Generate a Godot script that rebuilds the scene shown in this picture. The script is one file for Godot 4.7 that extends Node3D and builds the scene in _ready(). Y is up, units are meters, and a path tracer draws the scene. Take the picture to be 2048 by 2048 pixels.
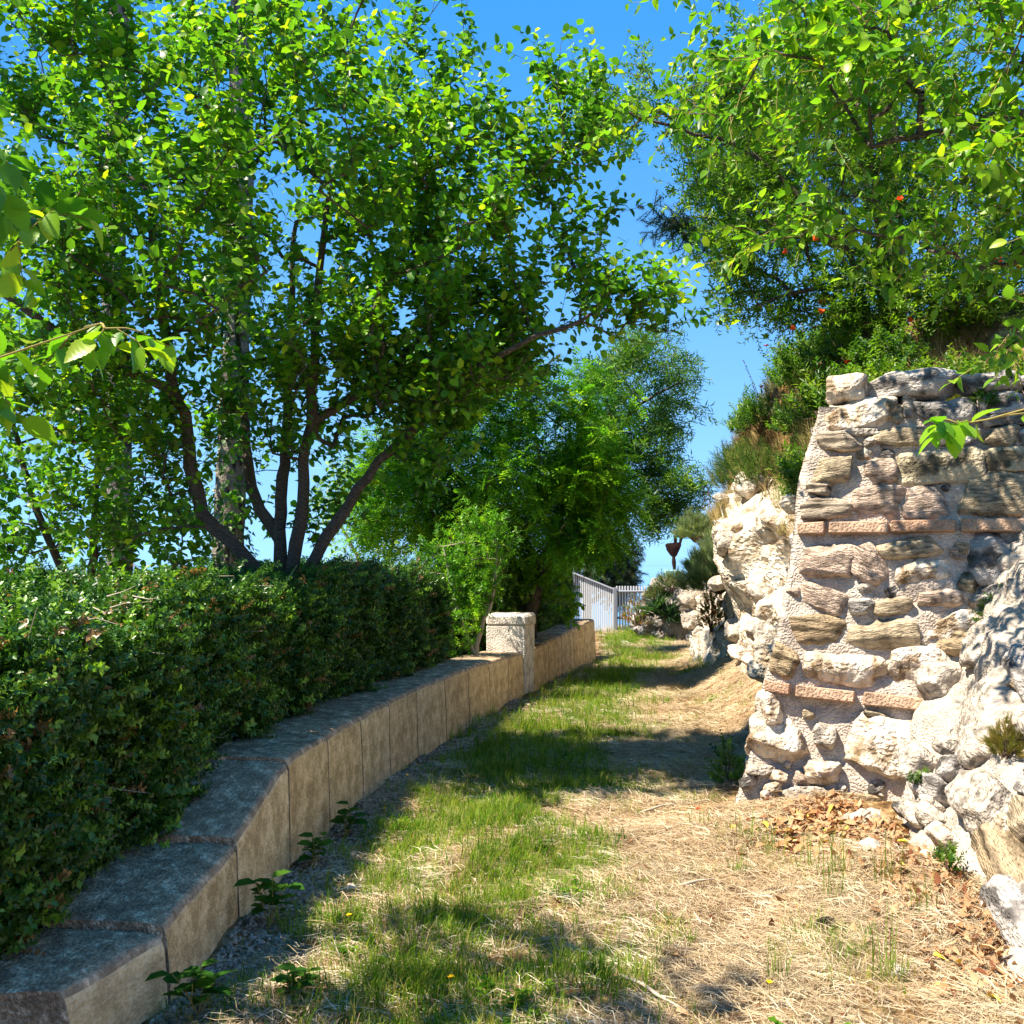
extends Node3D
# A grassy path between a stone bench with a clipped hedge (left) and a rubble pier under a planted bank (right).
# Metres, y up; the path lies on y = 0 and runs towards -z.

const EYE := Vector3(0, 1.45, 0)
const SUN_TO := Vector3(-0.50, 0.84, 0.19)

var rng := RandomNumberGenerator.new()
var nz := FastNoiseLite.new()
var M := {}
var tex := {}
var taken := {}
var tris := 0
var ico_v := PackedVector3Array()
var ico_i := PackedInt32Array()


class MB:
	# collects triangles (front faces clockwise) and commits them with smooth normals
	var v := PackedVector3Array()
	var i := PackedInt32Array()
	var c := PackedColorArray()

	func tri(a: Vector3, b: Vector3, d: Vector3) -> void:
		var n := v.size()
		v.append(a)
		v.append(b)
		v.append(d)
		i.append(n)
		i.append(n + 1)
		i.append(n + 2)

	func quad(a: Vector3, b: Vector3, d: Vector3, e: Vector3) -> void:
		var n := v.size()
		v.append_array([a, b, d, e])
		i.append_array([n, n + 1, n + 2, n, n + 2, n + 3])

	func tube(pts: PackedVector3Array, rad: PackedFloat32Array, sides: int, cap := true) -> void:
		var first := v.size()
		var ref := Vector3(0.31, 0.2, 0.93)
		for k in pts.size():
			var d := (pts[mini(k + 1, pts.size() - 1)] - pts[maxi(k - 1, 0)]).normalized()
			var x := d.cross(ref)
			if x.length() < 0.05:
				x = d.cross(Vector3(1, 0, 0))
			x = x.normalized()
			var y := d.cross(x).normalized()
			for s in sides:
				var a := TAU * s / sides
				v.append(pts[k] + (x * cos(a) + y * sin(a)) * rad[k])
		for k in pts.size() - 1:
			for s in sides:
				var a := first + k * sides + s
				var b := first + k * sides + (s + 1) % sides
				i.append_array([a, a + sides, b, b, a + sides, b + sides])
		if cap:
			var n := v.size()
			v.append(pts[pts.size() - 1])
			var l := first + (pts.size() - 1) * sides
			for s in sides:
				i.append_array([l + s, n, l + (s + 1) % sides])

	func grid(f: Array, cols: int) -> void:
		# f: rows of points laid out one after another, cols to a row
		var n := v.size()
		v.append_array(PackedVector3Array(f))
		var rows := f.size() / cols
		for r in rows - 1:
			for k in cols - 1:
				var a := n + r * cols + k
				i.append_array([a, a + cols, a + 1, a + 1, a + cols, a + cols + 1])

	func into(am: ArrayMesh, m: Material = null) -> void:
		var nn := PackedVector3Array()
		nn.resize(v.size())
		for k in range(0, i.size(), 3):
			var a := v[i[k]]
			var f := (v[i[k + 2]] - a).cross(v[i[k + 1]] - a)
			nn[i[k]] += f
			nn[i[k + 1]] += f
			nn[i[k + 2]] += f
		for k in nn.size():
			nn[k] = nn[k].normalized() if nn[k].length_squared() > 1e-20 else Vector3.UP
		var arr := []
		arr.resize(Mesh.ARRAY_MAX)
		arr[Mesh.ARRAY_VERTEX] = v
		arr[Mesh.ARRAY_NORMAL] = nn
		if c.size() == v.size():
			arr[Mesh.ARRAY_COLOR] = c
		arr[Mesh.ARRAY_INDEX] = i
		am.add_surface_from_arrays(Mesh.PRIMITIVE_TRIANGLES, arr)
		if m:
			am.surface_set_material(am.get_surface_count() - 1, m)

	func mesh() -> ArrayMesh:
		var am := ArrayMesh.new()
		into(am)
		return am


func rf(a: float, b: float) -> float:
	return rng.randf_range(a, b)


func rv() -> Vector3:
	return Vector3(rf(-1, 1), rf(-1, 1), rf(-1, 1))


func lin(r: float, g: float, b: float) -> Color:
	return Color(r, g, b).linear_to_srgb()


func numbered(called: String) -> String:
	taken[called] = taken.get(called, -1) + 1
	return called if taken[called] == 0 else "%s_%03d" % [called, taken[called]]


func tag(o: Node3D, label: String, category: String, group := "", kind := "") -> Node3D:
	if label:
		o.set_meta("label", label)
	if category:
		o.set_meta("category", category)
	if group:
		o.set_meta("group", group)
	if kind:
		o.set_meta("kind", kind)
	return o


func thing(called: String, label: String, category: String, at: Vector3, group := "") -> Node3D:
	var o := Node3D.new()
	o.name = numbered(called)
	add_child(o)
	o.position = at
	tag(o, label, category, group)
	return o


func part(parent: Node3D, called: String, mesh: Mesh, m: Material, xf := Transform3D()) -> MeshInstance3D:
	var o := MeshInstance3D.new()
	o.name = numbered(called) if parent == self else called
	o.mesh = mesh
	if m:
		o.material_override = m
	o.transform = xf
	parent.add_child(o, true)
	return o


# many alike pieces that nobody could count, joined into one coloured mesh
func multi(parent: Node3D, called: String, mesh: ArrayMesh, m: Material, xfs: Array, cols: PackedColorArray) -> MeshInstance3D:
	if xfs.is_empty():
		return null
	var src := mesh.surface_get_arrays(0)
	var sv: PackedVector3Array = src[Mesh.ARRAY_VERTEX]
	var sn: PackedVector3Array = src[Mesh.ARRAY_NORMAL]
	var si: PackedInt32Array = src[Mesh.ARRAY_INDEX]
	var v := PackedVector3Array()
	var n := PackedVector3Array()
	var c := PackedColorArray()
	var idx := PackedInt32Array()
	idx.resize(si.size() * xfs.size())
	var one := PackedColorArray()
	one.resize(sv.size())
	var at := 0
	for k in xfs.size():
		var x: Transform3D = xfs[k]
		var first := v.size()
		v.append_array(x * sv)
		n.append_array(Transform3D(x.basis.orthonormalized(), Vector3.ZERO) * sn)
		one.fill(cols[k])
		c.append_array(one)
		for j in si:
			idx[at] = first + j
			at += 1
	var arr := []
	arr.resize(Mesh.ARRAY_MAX)
	arr[Mesh.ARRAY_VERTEX] = v
	arr[Mesh.ARRAY_NORMAL] = n
	arr[Mesh.ARRAY_COLOR] = c
	arr[Mesh.ARRAY_INDEX] = idx
	var am := ArrayMesh.new()
	am.add_surface_from_arrays(Mesh.PRIMITIVE_TRIANGLES, arr)
	tris += idx.size() / 3
	var o := part(parent, called, am, m)
	o.set_meta("kind", "stuff")
	return o


# patches of ground cover laid side by side
func tiles(called: String, label: String, category: String, mesh: ArrayMesh, m: Material, xfs: Array, cols: PackedColorArray, parent: Node3D = null) -> void:
	var mm := MultiMesh.new()
	mm.transform_format = MultiMesh.TRANSFORM_3D
	mm.use_colors = true
	mm.mesh = mesh
	mm.instance_count = xfs.size()
	for k in xfs.size():
		mm.set_instance_transform(k, xfs[k])
		mm.set_instance_color(k, cols[k])
	var o := MultiMeshInstance3D.new()
	o.name = called if parent else numbered(called)
	o.multimesh = mm
	o.material_override = m
	(parent if parent else self).add_child(o, true)
	tag(o, label, category, "", "stuff")


func noise_tex(key: String, freq: float, oct: int, colors: Array, stops: Array, kind := FastNoiseLite.TYPE_SIMPLEX_SMOOTH, size := 512, gain := 0.5) -> NoiseTexture2D:
	if tex.has(key):
		return tex[key]
	var n := FastNoiseLite.new()
	n.noise_type = kind
	n.frequency = freq
	n.fractal_octaves = oct
	n.fractal_gain = gain
	n.seed = key.length() * 7 + oct
	if kind == FastNoiseLite.TYPE_CELLULAR:
		n.fractal_type = FastNoiseLite.FRACTAL_NONE
	var t := NoiseTexture2D.new()
	t.width = size
	t.height = size
	t.seamless = true
	t.noise = n
	if colors.size():
		var g := Gradient.new()
		g.offsets = PackedFloat32Array(stops)
		g.colors = PackedColorArray(colors)
		t.color_ramp = g
	tex[key] = t
	return t


func g(x: float) -> Color:
	return Color(x, x, x)


# a matt surface: a plain colour times a mottled texture, with fine relief
func surf(key: String, col: Color, rough: float, mottle := "mottle", scale := Vector3.ONE, bump := 0.0, bump_tex := "grain", world := false) -> StandardMaterial3D:
	var m := StandardMaterial3D.new()
	m.resource_name = key
	m.albedo_color = col
	m.roughness = rough
	m.metallic_specular = 0.18
	m.uv1_triplanar = true
	m.uv1_world_triplanar = world
	m.uv1_scale = scale
	if mottle:
		m.albedo_texture = tex[mottle]
	if bump > 0.0:
		m.heightmap_enabled = true
		m.heightmap_texture = tex[bump_tex]
		m.heightmap_scale = bump
	M[key] = m
	return m


func leaf_mat(key: String, rough: float, through: float, tint := Color(0.95, 1.0, 0.35)) -> StandardMaterial3D:
	var m := StandardMaterial3D.new()
	m.resource_name = key
	m.vertex_color_use_as_albedo = true
	m.roughness = rough
	m.metallic_specular = 0.5 if rough < 0.5 else 0.2
	m.backlight_enabled = through > 0.0
	m.backlight = Color(tint.r * through, tint.g * through, tint.b * through).linear_to_srgb()
	m.cull_mode = BaseMaterial3D.CULL_DISABLED
	M[key] = m
	return m


# the same mesh in one colour
func tinted(mesh: ArrayMesh, c: Color) -> ArrayMesh:
	var arr := mesh.surface_get_arrays(0)
	var cols := PackedColorArray()
	cols.resize(arr[Mesh.ARRAY_VERTEX].size())
	cols.fill(c)
	arr[Mesh.ARRAY_COLOR] = cols
	var am := ArrayMesh.new()
	am.add_surface_from_arrays(Mesh.PRIMITIVE_TRIANGLES, arr)
	return am


func make_textures() -> void:
	noise_tex("mottle", 0.012, 5, [g(0.55), g(0.8), g(0.95), g(1.0)], [0.2, 0.42, 0.6, 0.8])
	noise_tex("blotch", 0.006, 6, [g(0.42), g(0.72), g(0.97), g(1.0)], [0.28, 0.43, 0.58, 0.8])
	noise_tex("grain", 0.035, 5, [], [])
	noise_tex("rough_grain", 0.09, 4, [], [])
	noise_tex("speckle", 0.11, 3, [g(0.3), g(0.5), g(0.85), g(1.0)], [0.25, 0.45, 0.62, 0.8])
	noise_tex("lichen", 0.006, 8, [Color(0.48, 0.44, 0.4), Color(0.62, 0.58, 0.53), Color(0.72, 0.68, 0.63), Color(0.98, 0.95, 0.9)], [0.3, 0.46, 0.6, 0.74], FastNoiseLite.TYPE_SIMPLEX_SMOOTH, 1024, 0.9)
	noise_tex("tan_concrete", 0.005, 8, [Color(0.68, 0.6, 0.48), Color(0.8, 0.72, 0.58), Color(0.87, 0.79, 0.65), Color(0.96, 0.9, 0.78)], [0.3, 0.45, 0.58, 0.74], FastNoiseLite.TYPE_SIMPLEX_SMOOTH, 1024, 0.85)
	noise_tex("soft", 0.01, 7, [g(0.78), g(0.88), g(0.96), g(1.0)], [0.3, 0.45, 0.58, 0.72], FastNoiseLite.TYPE_SIMPLEX_SMOOTH, 512, 0.7)
	noise_tex("soil", 0.02, 6, [Color(0.32, 0.24, 0.16), Color(0.5, 0.39, 0.26), Color(0.66, 0.54, 0.37), Color(0.76, 0.66, 0.5)], [0.2, 0.42, 0.6, 0.8])
	noise_tex("limestone", 0.008, 6, [Color(0.5, 0.43, 0.34), Color(0.8, 0.75, 0.68), Color(0.97, 0.95, 0.92), Color(1, 1, 0.98)], [0.22, 0.38, 0.52, 0.75])
	noise_tex("rings", 0.02, 4, [g(0.5), g(0.78), g(0.92), g(1.0)], [0.25, 0.45, 0.6, 0.8])
	noise_tex("crack", 0.02, 1, [], [], FastNoiseLite.TYPE_CELLULAR)


func make_materials() -> void:
	surf("stone_w", lin(0.72, 0.66, 0.59), 0.9, "limestone", Vector3(1.6, 1.6, 1.6), 2.2, "grain")
	surf("stone_c", lin(0.56, 0.49, 0.41), 0.92, "mottle", Vector3(2, 2, 2), 2.0, "grain")
	surf("stone_g", lin(0.50, 0.46, 0.42), 0.92, "blotch", Vector3(2, 3, 2), 2.0, "grain")
	surf("stone_d", lin(0.36, 0.34, 0.32), 0.92, "blotch", Vector3(2, 2, 2), 2.0, "grain")
	surf("stone_y", lin(0.54, 0.44, 0.30), 0.92, "mottle", Vector3(1.5, 6, 1.5), 2.2, "grain")
	surf("stone_o", lin(0.42, 0.32, 0.2), 0.92, "blotch", Vector3(1.5, 6, 1.5), 2.2, "grain")
	surf("stone_p", lin(0.60, 0.46, 0.36), 0.92, "mottle", Vector3(1.5, 5, 1.5), 2.2, "grain")
	surf("stone_s", lin(0.48, 0.41, 0.28), 0.92, "blotch", Vector3(2, 2, 2), 2.0, "grain")
	surf("stone_l", lin(0.58, 0.48, 0.37), 0.92, "blotch", Vector3(1.2, 9, 1.2), 3.0, "grain")
	surf("brick_a", lin(0.48, 0.3, 0.2), 0.92, "soft", Vector3(0.9, 1.4, 0.9), 1.0, "rough_grain")
	surf("brick_b", lin(0.53, 0.36, 0.25), 0.92, "soft", Vector3(1, 1, 1), 1.0, "rough_grain")
	surf("mortar", lin(0.58, 0.49, 0.41), 0.95, "soft", Vector3(1.2, 1.2, 1.2), 1.8, "rough_grain")
	surf("concrete_front", lin(1.0, 0.95, 0.86), 0.95, "tan_concrete", Vector3(1.1, 1.1, 1.1), 0.7, "rough_grain")
	surf("concrete_front_b", lin(0.93, 0.86, 0.75), 0.95, "tan_concrete", Vector3(0.95, 0.95, 0.95), 0.7, "rough_grain")
	surf("concrete_front_c", lin(1.0, 0.92, 0.8), 0.95, "tan_concrete", Vector3(1.3, 1.3, 1.3), 0.7, "rough_grain")
	surf("concrete_top", lin(0.98, 0.81, 0.63), 0.95, "lichen", Vector3(1.2, 1.2, 1.2), 0.8, "rough_grain")
	surf("wall_mortar", lin(0.54, 0.47, 0.39), 0.95, "soft", Vector3(1.2, 1.2, 1.2), 2.2, "rough_grain")
	surf("joint", lin(0.05, 0.046, 0.046), 0.95, "speckle", Vector3(4, 4, 4))
	surf("post_stone", lin(0.72, 0.66, 0.57), 0.92, "soft", Vector3(1, 1, 1), 1.0, "rough_grain")
	surf("soil", lin(0.72, 0.72, 0.74), 1.0, "soil", Vector3(0.7, 0.7, 0.7), 2.0, "rough_grain", true)
	surf("cliff", lin(0.74, 0.68, 0.60), 0.95, "limestone", Vector3(0.9, 0.9, 0.9), 5.0, "grain")
	surf("mound_rock", lin(0.30, 0.26, 0.22), 0.95, "blotch", Vector3(0.8, 0.8, 0.8), 4.0, "grain")  # grey-brown rock, with tree shade on the mound darkened into its colour
	surf("bank_soil", lin(0.62, 0.52, 0.42), 1.0, "soil", Vector3(1.0, 1.0, 1.0), 3.0, "grain")
	surf("bark", lin(0.24, 0.19, 0.15), 0.85, "rings", Vector3(2, 14, 2), 1.6, "grain")
	surf("bark_grey", lin(0.34, 0.30, 0.25), 0.95, "blotch", Vector3(4, 1.5, 4), 4.0, "grain")
	surf("twig", lin(0.13, 0.09, 0.06), 0.85, "", Vector3.ONE)
	surf("twig_green", lin(0.30, 0.24, 0.08), 0.8, "", Vector3.ONE)
	surf("twig_pale", lin(0.42, 0.35, 0.27), 0.9, "", Vector3.ONE)
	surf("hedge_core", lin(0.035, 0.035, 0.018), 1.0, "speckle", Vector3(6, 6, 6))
	surf("bronze", lin(0.045, 0.024, 0.02), 0.55, "mottle", Vector3(4, 4, 4))
	surf("turquoise", lin(0.36, 0.66, 0.66), 0.8, "mottle", Vector3(4, 4, 4))
	surf("fence_white", lin(0.62, 0.63, 0.64), 0.5, "", Vector3.ONE)
	surf("fence_grey", lin(0.24, 0.25, 0.28), 0.5, "", Vector3.ONE)
	surf("tin", lin(0.25, 0.28, 0.27), 0.5, "mottle", Vector3(5, 5, 5))
	surf("yellow_petal", lin(0.85, 0.5, 0.01), 0.7, "")
	surf("red_petal", lin(0.75, 0.06, 0.02), 0.7, "")
	surf("violet_petal", lin(0.22, 0.12, 0.42), 0.8, "")
	M["pebble"] = surf("pebble", Color.WHITE, 0.95, "mottle", Vector3(6, 6, 6))
	M["pebble"].vertex_color_use_as_albedo = true
	leaf_mat("leaf", 0.38, 1.2)
	leaf_mat("leaf_matt", 0.6, 1.15)
	leaf_mat("leaf_box", 0.35, 0.8)
	leaf_mat("needle", 0.7, 0.15)
	leaf_mat("grass", 0.6, 1.15)
	leaf_mat("straw", 0.8, 0.3, Color(1, 0.9, 0.7))
	leaf_mat("dry_leaf", 0.8, 0.3, Color(1, 0.8, 0.5))
	var w := StandardMaterial3D.new()
	w.resource_name = "added_sea"
	w.albedo_color = lin(0.03, 0.08, 0.12)
	w.roughness = 0.04  # near mirror, so the added plane takes on the pale sky
	M["added_sea"] = w


# ---------- small shapes ----------
func make_ico() -> void:
	var t := (1.0 + sqrt(5.0)) / 2.0
	var v := [Vector3(-1, t, 0), Vector3(1, t, 0), Vector3(-1, -t, 0), Vector3(1, -t, 0), Vector3(0, -1, t), Vector3(0, 1, t), Vector3(0, -1, -t), Vector3(0, 1, -t), Vector3(t, 0, -1), Vector3(t, 0, 1), Vector3(-t, 0, -1), Vector3(-t, 0, 1)]
	for k in v.size():
		v[k] = v[k].normalized()
	var f := [0, 11, 5, 0, 5, 1, 0, 1, 7, 0, 7, 10, 0, 10, 11, 1, 5, 9, 5, 11, 4, 11, 10, 2, 10, 7, 6, 7, 1, 8, 3, 9, 4, 3, 4, 2, 3, 2, 6, 3, 6, 8, 3, 8, 9, 4, 9, 5, 2, 4, 11, 6, 2, 10, 8, 6, 7, 9, 8, 1]
	for level in 3:
		var mid := {}
		var nf := []
		for k in range(0, f.size(), 3):
			var m := []
			for e in 3:
				var a: int = f[k + e]
				var b: int = f[k + (e + 1) % 3]
				var key := Vector2i(mini(a, b), maxi(a, b))
				if not mid.has(key):
					mid[key] = v.size()
					v.append((v[a] + v[b]).normalized())
				m.append(mid[key])
			nf.append_array([f[k], m[0], m[2], f[k + 1], m[1], m[0], f[k + 2], m[2], m[1], m[0], m[1], m[2]])
		f = nf
	ico_v = PackedVector3Array(v)
	for k in range(0, f.size(), 3):
		ico_i.append_array([f[k], f[k + 2], f[k + 1]])


# a stone of the given size; power 2 is a pebble, 8 a squared block; cuts break flat facets into it
func stone_mesh(size: Vector3, power: float, bumpy: float, cuts: int, seed_at: int) -> ArrayMesh:
	var b := MB.new()
	var h := size * 0.5
	var off := Vector3(seed_at * 3.7, seed_at * 1.3, seed_at * 7.1)
	var planes := []
	for k in cuts:
		var n := rv().normalized()
		planes.append([n, rf(0.64, 0.93)])
	var r0 := minf(minf(h.x, h.y), h.z)
	for d in ico_v:
		var q := pow(absf(d.x), power) + pow(absf(d.y), power) + pow(absf(d.z), power)
		var p: Vector3 = d / pow(q, 1.0 / power)
		# outline wobble
		p *= 1.0 + bumpy * 0.9 * nz.get_noise_3dv(d * 14.0 + off)
		for pl in planes:
			var lim: float = pl[1] * (absf(pl[0].x) + absf(pl[0].y) + absf(pl[0].z)) * 0.8
			var o: float = p.dot(pl[0]) - lim
			if o > 0.0:
				p -= pl[0] * o
		p = p * h
		p += d * r0 * bumpy * (0.5 * nz.get_noise_3dv(p * 160.0 + off) + 0.3 * nz.get_noise_3dv(p * 420.0 + off))
		b.v.append(p)
	b.i = ico_i.duplicate()
	return b.mesh()


# a leaf along +y, its upper side towards +z
func add_leaf(b: MB, xf: Transform3D, L: float, W: float, fold: float, curl: float, ts: Array, ws: Array) -> void:
	var n := b.v.size()
	if ts.size() == 3:
		# a small leaflet: two faces folded along the midrib
		b.v.append_array([xf * Vector3.ZERO, xf * Vector3(-W * 0.5, L * ts[1], fold * W * 0.5), xf * Vector3(0, L, -curl * L), xf * Vector3(W * 0.5, L * ts[1], fold * W * 0.5)])
		b.i.append_array([n, n + 1, n + 2, n, n + 2, n + 3])
		return
	for k in ts.size():
		var t: float = ts[k]
		var w: float = ws[k] * W * 0.5
		var z := -curl * L * t * t
		b.v.append(xf * Vector3(-w, t * L, z + fold * w))
		b.v.append(xf * Vector3(0, t * L, z))
		b.v.append(xf * Vector3(w, t * L, z + fold * w))
	var last := ts.size() - 2
	for k in last + 1:
		var a := n + k * 3
		if k == 0:
			b.i.append_array([a + 1, a + 3, a + 4, a + 1, a + 4, a + 5])
		elif k == last:
			b.i.append_array([a, a + 4, a + 1, a + 1, a + 4, a + 2])
		else:
			b.i.append_array([a, a + 3, a + 1, a + 1, a + 3, a + 4, a + 1, a + 4, a + 2, a + 2, a + 4, a + 5])


const OVAL_T := [0.0, 0.26, 0.7, 1.0]
const OVAL_W := [0.06, 0.92, 0.86, 0.0]
const POINT_T := [0.0, 0.22, 0.6, 1.0]
const POINT_W := [0.05, 0.88, 0.8, 0.0]
const LANCE_T := [0.0, 0.38, 1.0]
const LANCE_W := [0.15, 1.0, 0.0]
const DIAMOND_T := [0.0, 0.45, 1.0]
const DIAMOND_W := [0.1, 1.0, 0.05]
const TOOTH_T := [0.0, 0.08, 0.16, 0.17, 0.28, 0.29, 0.42, 0.43, 0.55, 0.56, 0.67, 0.68, 0.79, 0.8, 0.9, 1.0]
const TOOTH_W := [0.05, 0.4, 0.78, 0.68, 1.0, 0.9, 1.08, 0.95, 1.02, 0.86, 0.86, 0.7, 0.62, 0.48, 0.3, 0.0]


func leaf_mesh(kind: String, L: float, W: float, fold := 0.35, curl := 0.15) -> ArrayMesh:
	var b := MB.new()
	var t := {"oval": [OVAL_T, OVAL_W], "tooth": [TOOTH_T, TOOTH_W], "lance": [LANCE_T, LANCE_W], "point": [POINT_T, POINT_W], "diamond": [DIAMOND_T, DIAMOND_W]}
	add_leaf(b, Transform3D(), L, W, fold, curl, t[kind][0], t[kind][1])
	return b.mesh()


func aim(at: Vector3, dir: Vector3, up: Vector3, scale := 1.0) -> Transform3D:
	var y := dir.normalized()
	var z := up - y * up.dot(y)
	if z.length() < 0.02:
		z = Vector3(0.3, 0.1, 1) - y * Vector3(0.3, 0.1, 1).dot(y)
	z = z.normalized()
	return Transform3D(Basis(y.cross(z), y, z) * scale, at)


# a twig along +y carrying leaves on alternate sides
func sprig_mesh(n: int, length: float, L: float, W: float, ts: Array, ws: Array, open := 0.9, jitter := 0.35, stem := 0.0012) -> ArrayMesh:
	var b := MB.new()
	if stem > 0.0:
		b.tube(PackedVector3Array([Vector3.ZERO, Vector3(0.004, length * 0.5, 0.003), Vector3(0, length, 0)]), PackedFloat32Array([stem, stem * 0.8, stem * 0.4]), 3, false)
	for k in n:
		var t := (k + 0.6) / n
		var a := k * 2.4 + rf(-0.3, 0.3)
		var side := Vector3(cos(a), 0, sin(a))
		var dir := (side * open + Vector3(0, 1.0 - 0.35 * t, 0) + rv() * jitter).normalized()
		add_leaf(b, aim(Vector3(0, t * length, 0), dir, Vector3(0, 1, 0) + rv() * 0.4, rf(0.75, 1.15)), L, W, 0.3, 0.15, ts, ws)
	return b.mesh()


# a feather of leaflets in one plane (x, y), tip up
func frond_mesh(pairs: int, length: float, L: float, W: float, droop := 0.25) -> ArrayMesh:
	var b := MB.new()
	var bend := func(t: float) -> Vector3: return Vector3(0, t * length, -droop * length * t * t)
	b.tube(PackedVector3Array([bend.call(0.0), bend.call(0.5), bend.call(1.0)]), PackedFloat32Array([0.0012, 0.0009, 0.0005]), 3, false)
	for k in pairs * 2 + 1:
		var t := 0.18 + 0.82 * (k / 2) / float(pairs)
		var s := (-1.0 if k % 2 else 1.0) if k < pairs * 2 else 0.0
		var dir := Vector3(s * 0.95, 0.45 if s != 0.0 else 1.0, rf(-0.25, 0.1)).normalized()
		add_leaf(b, aim(bend.call(minf(t, 1.0)), dir, Vector3(rf(-0.2, 0.2), 0, 1), rf(0.8, 1.1)), L, W, 0.2, 0.1, DIAMOND_T, DIAMOND_W)
	return b.mesh()


# a brush of needles round a twig along +y
func needle_mesh(n: int, length: float, L: float) -> ArrayMesh:
	var b := MB.new()
	b.tube(PackedVector3Array([Vector3.ZERO, Vector3(0, length, 0)]), PackedFloat32Array([0.004, 0.002]), 3, false)
	for k in n:
		var t := (k + 0.5) / n
		var a := k * 2.4
		var side := Vector3(cos(a), 0.7, sin(a)).normalized()
		var p := Vector3(0, t * length, 0)
		var w := side.cross(Vector3.UP).normalized() * L * 0.07
		b.tri(p - w, p + side * L * rf(0.7, 1.1), p + w)
	return b.mesh()


# a tuft of grass blades; flat lies down as straw
func tuft_mesh(n: int, h: float, w: float, lean: float, spread: float, flat := false) -> ArrayMesh:
	var b := MB.new()
	for k in n:
		var a := rf(0, TAU)
		var out := Vector3(cos(a), 0, sin(a))
		var p := Vector3(rf(-1, 1), 0, rf(-1, 1)) * spread
		var side := out.cross(Vector3.UP) * w * 0.5 * rf(0.7, 1.3)
		var hh := h * rf(0.45, 1.1)
		var pts := []
		if flat:
			var d := out.rotated(Vector3.UP, rf(-0.5, 0.5))
			pts = [p + Vector3(0, rf(0.002, 0.02), 0), p + out * hh * 0.5 + Vector3(0, rf(0.004, 0.035), 0), p + (out + d).normalized() * hh + Vector3(0, rf(0.002, 0.02), 0)]
			side = out.cross(Vector3.UP).normalized() * w * 0.5 + Vector3(0, w * 0.3, 0)
		else:
			var ln := lean * rf(0.2, 1.3)
			pts = [p, p + Vector3(0, hh * 0.55, 0) + out * hh * ln * 0.3, p + Vector3(0, hh * (1.0 - 0.3 * ln), 0) + out * hh * ln * 0.9]
		var q := b.v.size()
		b.v.append_array([pts[0] - side, pts[0] + side, pts[1] - side * 0.8, pts[1] + side * 0.8, pts[2]])
		b.i.append_array([q, q + 2, q + 1, q + 1, q + 2, q + 3, q + 2, q + 4, q + 3])
	return b.mesh()


# a box with chamfered edges, centred
func chamfer_box(s: Vector3, c: float) -> ArrayMesh:
	var b := MB.new()
	var h := s * 0.5
	var ax := [Vector3.RIGHT, Vector3.UP, Vector3.BACK]
	for k in 3:
		for sg in [-1.0, 1.0]:
			var n: Vector3 = ax[k] * sg
			var u: Vector3 = ax[(k + 1) % 3] * sg
			var w: Vector3 = ax[(k + 2) % 3]
			var hu := absf(h.dot(u)) - c
			var hw := absf(h.dot(w)) - c
			var o := n * absf(h.dot(n))
			b.quad(o - u * hu - w * hw, o - u * hu + w * hw, o + u * hu + w * hw, o + u * hu - w * hw)
	for k in 3:
		var a1: Vector3 = ax[k]
		var a2: Vector3 = ax[(k + 1) % 3]
		var a3: Vector3 = ax[(k + 2) % 3]
		for s1 in [-1.0, 1.0]:
			for s2 in [-1.0, 1.0]:
				var h1 := absf(h.dot(a1))
				var h2 := absf(h.dot(a2))
				var l := absf(h.dot(a3)) - c
				var p: Vector3 = a1 * s1 * h1 + a2 * s2 * (h2 - c)
				var q: Vector3 = a1 * s1 * (h1 - c) + a2 * s2 * h2
				if s1 * s2 > 0:
					b.quad(p - a3 * l, p + a3 * l, q + a3 * l, q - a3 * l)
				else:
					b.quad(q - a3 * l, q + a3 * l, p + a3 * l, p - a3 * l)
	for s1 in [-1.0, 1.0]:
		for s2 in [-1.0, 1.0]:
			for s3 in [-1.0, 1.0]:
				var k3 := Vector3(s1, s2, s3)
				var p := Vector3(h.x, h.y - c, h.z - c) * k3
				var q := Vector3(h.x - c, h.y, h.z - c) * k3
				var r := Vector3(h.x - c, h.y - c, h.z) * k3
				if s1 * s2 * s3 > 0:
					b.tri(p, r, q)
				else:
					b.tri(p, q, r)
	return b.mesh()


func smooth_line(pts: Array, step := 0.12) -> PackedVector3Array:
	var out := PackedVector3Array()
	for k in pts.size() - 1:
		var a: Vector3 = pts[k]
		var b: Vector3 = pts[k + 1]
		var p: Vector3 = pts[maxi(k - 1, 0)]
		var q: Vector3 = pts[mini(k + 2, pts.size() - 1)]
		var n := maxi(1, int(a.distance_to(b) / step))
		for j in n:
			out.append(a.cubic_interpolate(b, p, q, float(j) / n))
	out.append(pts[pts.size() - 1])
	return out


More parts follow.
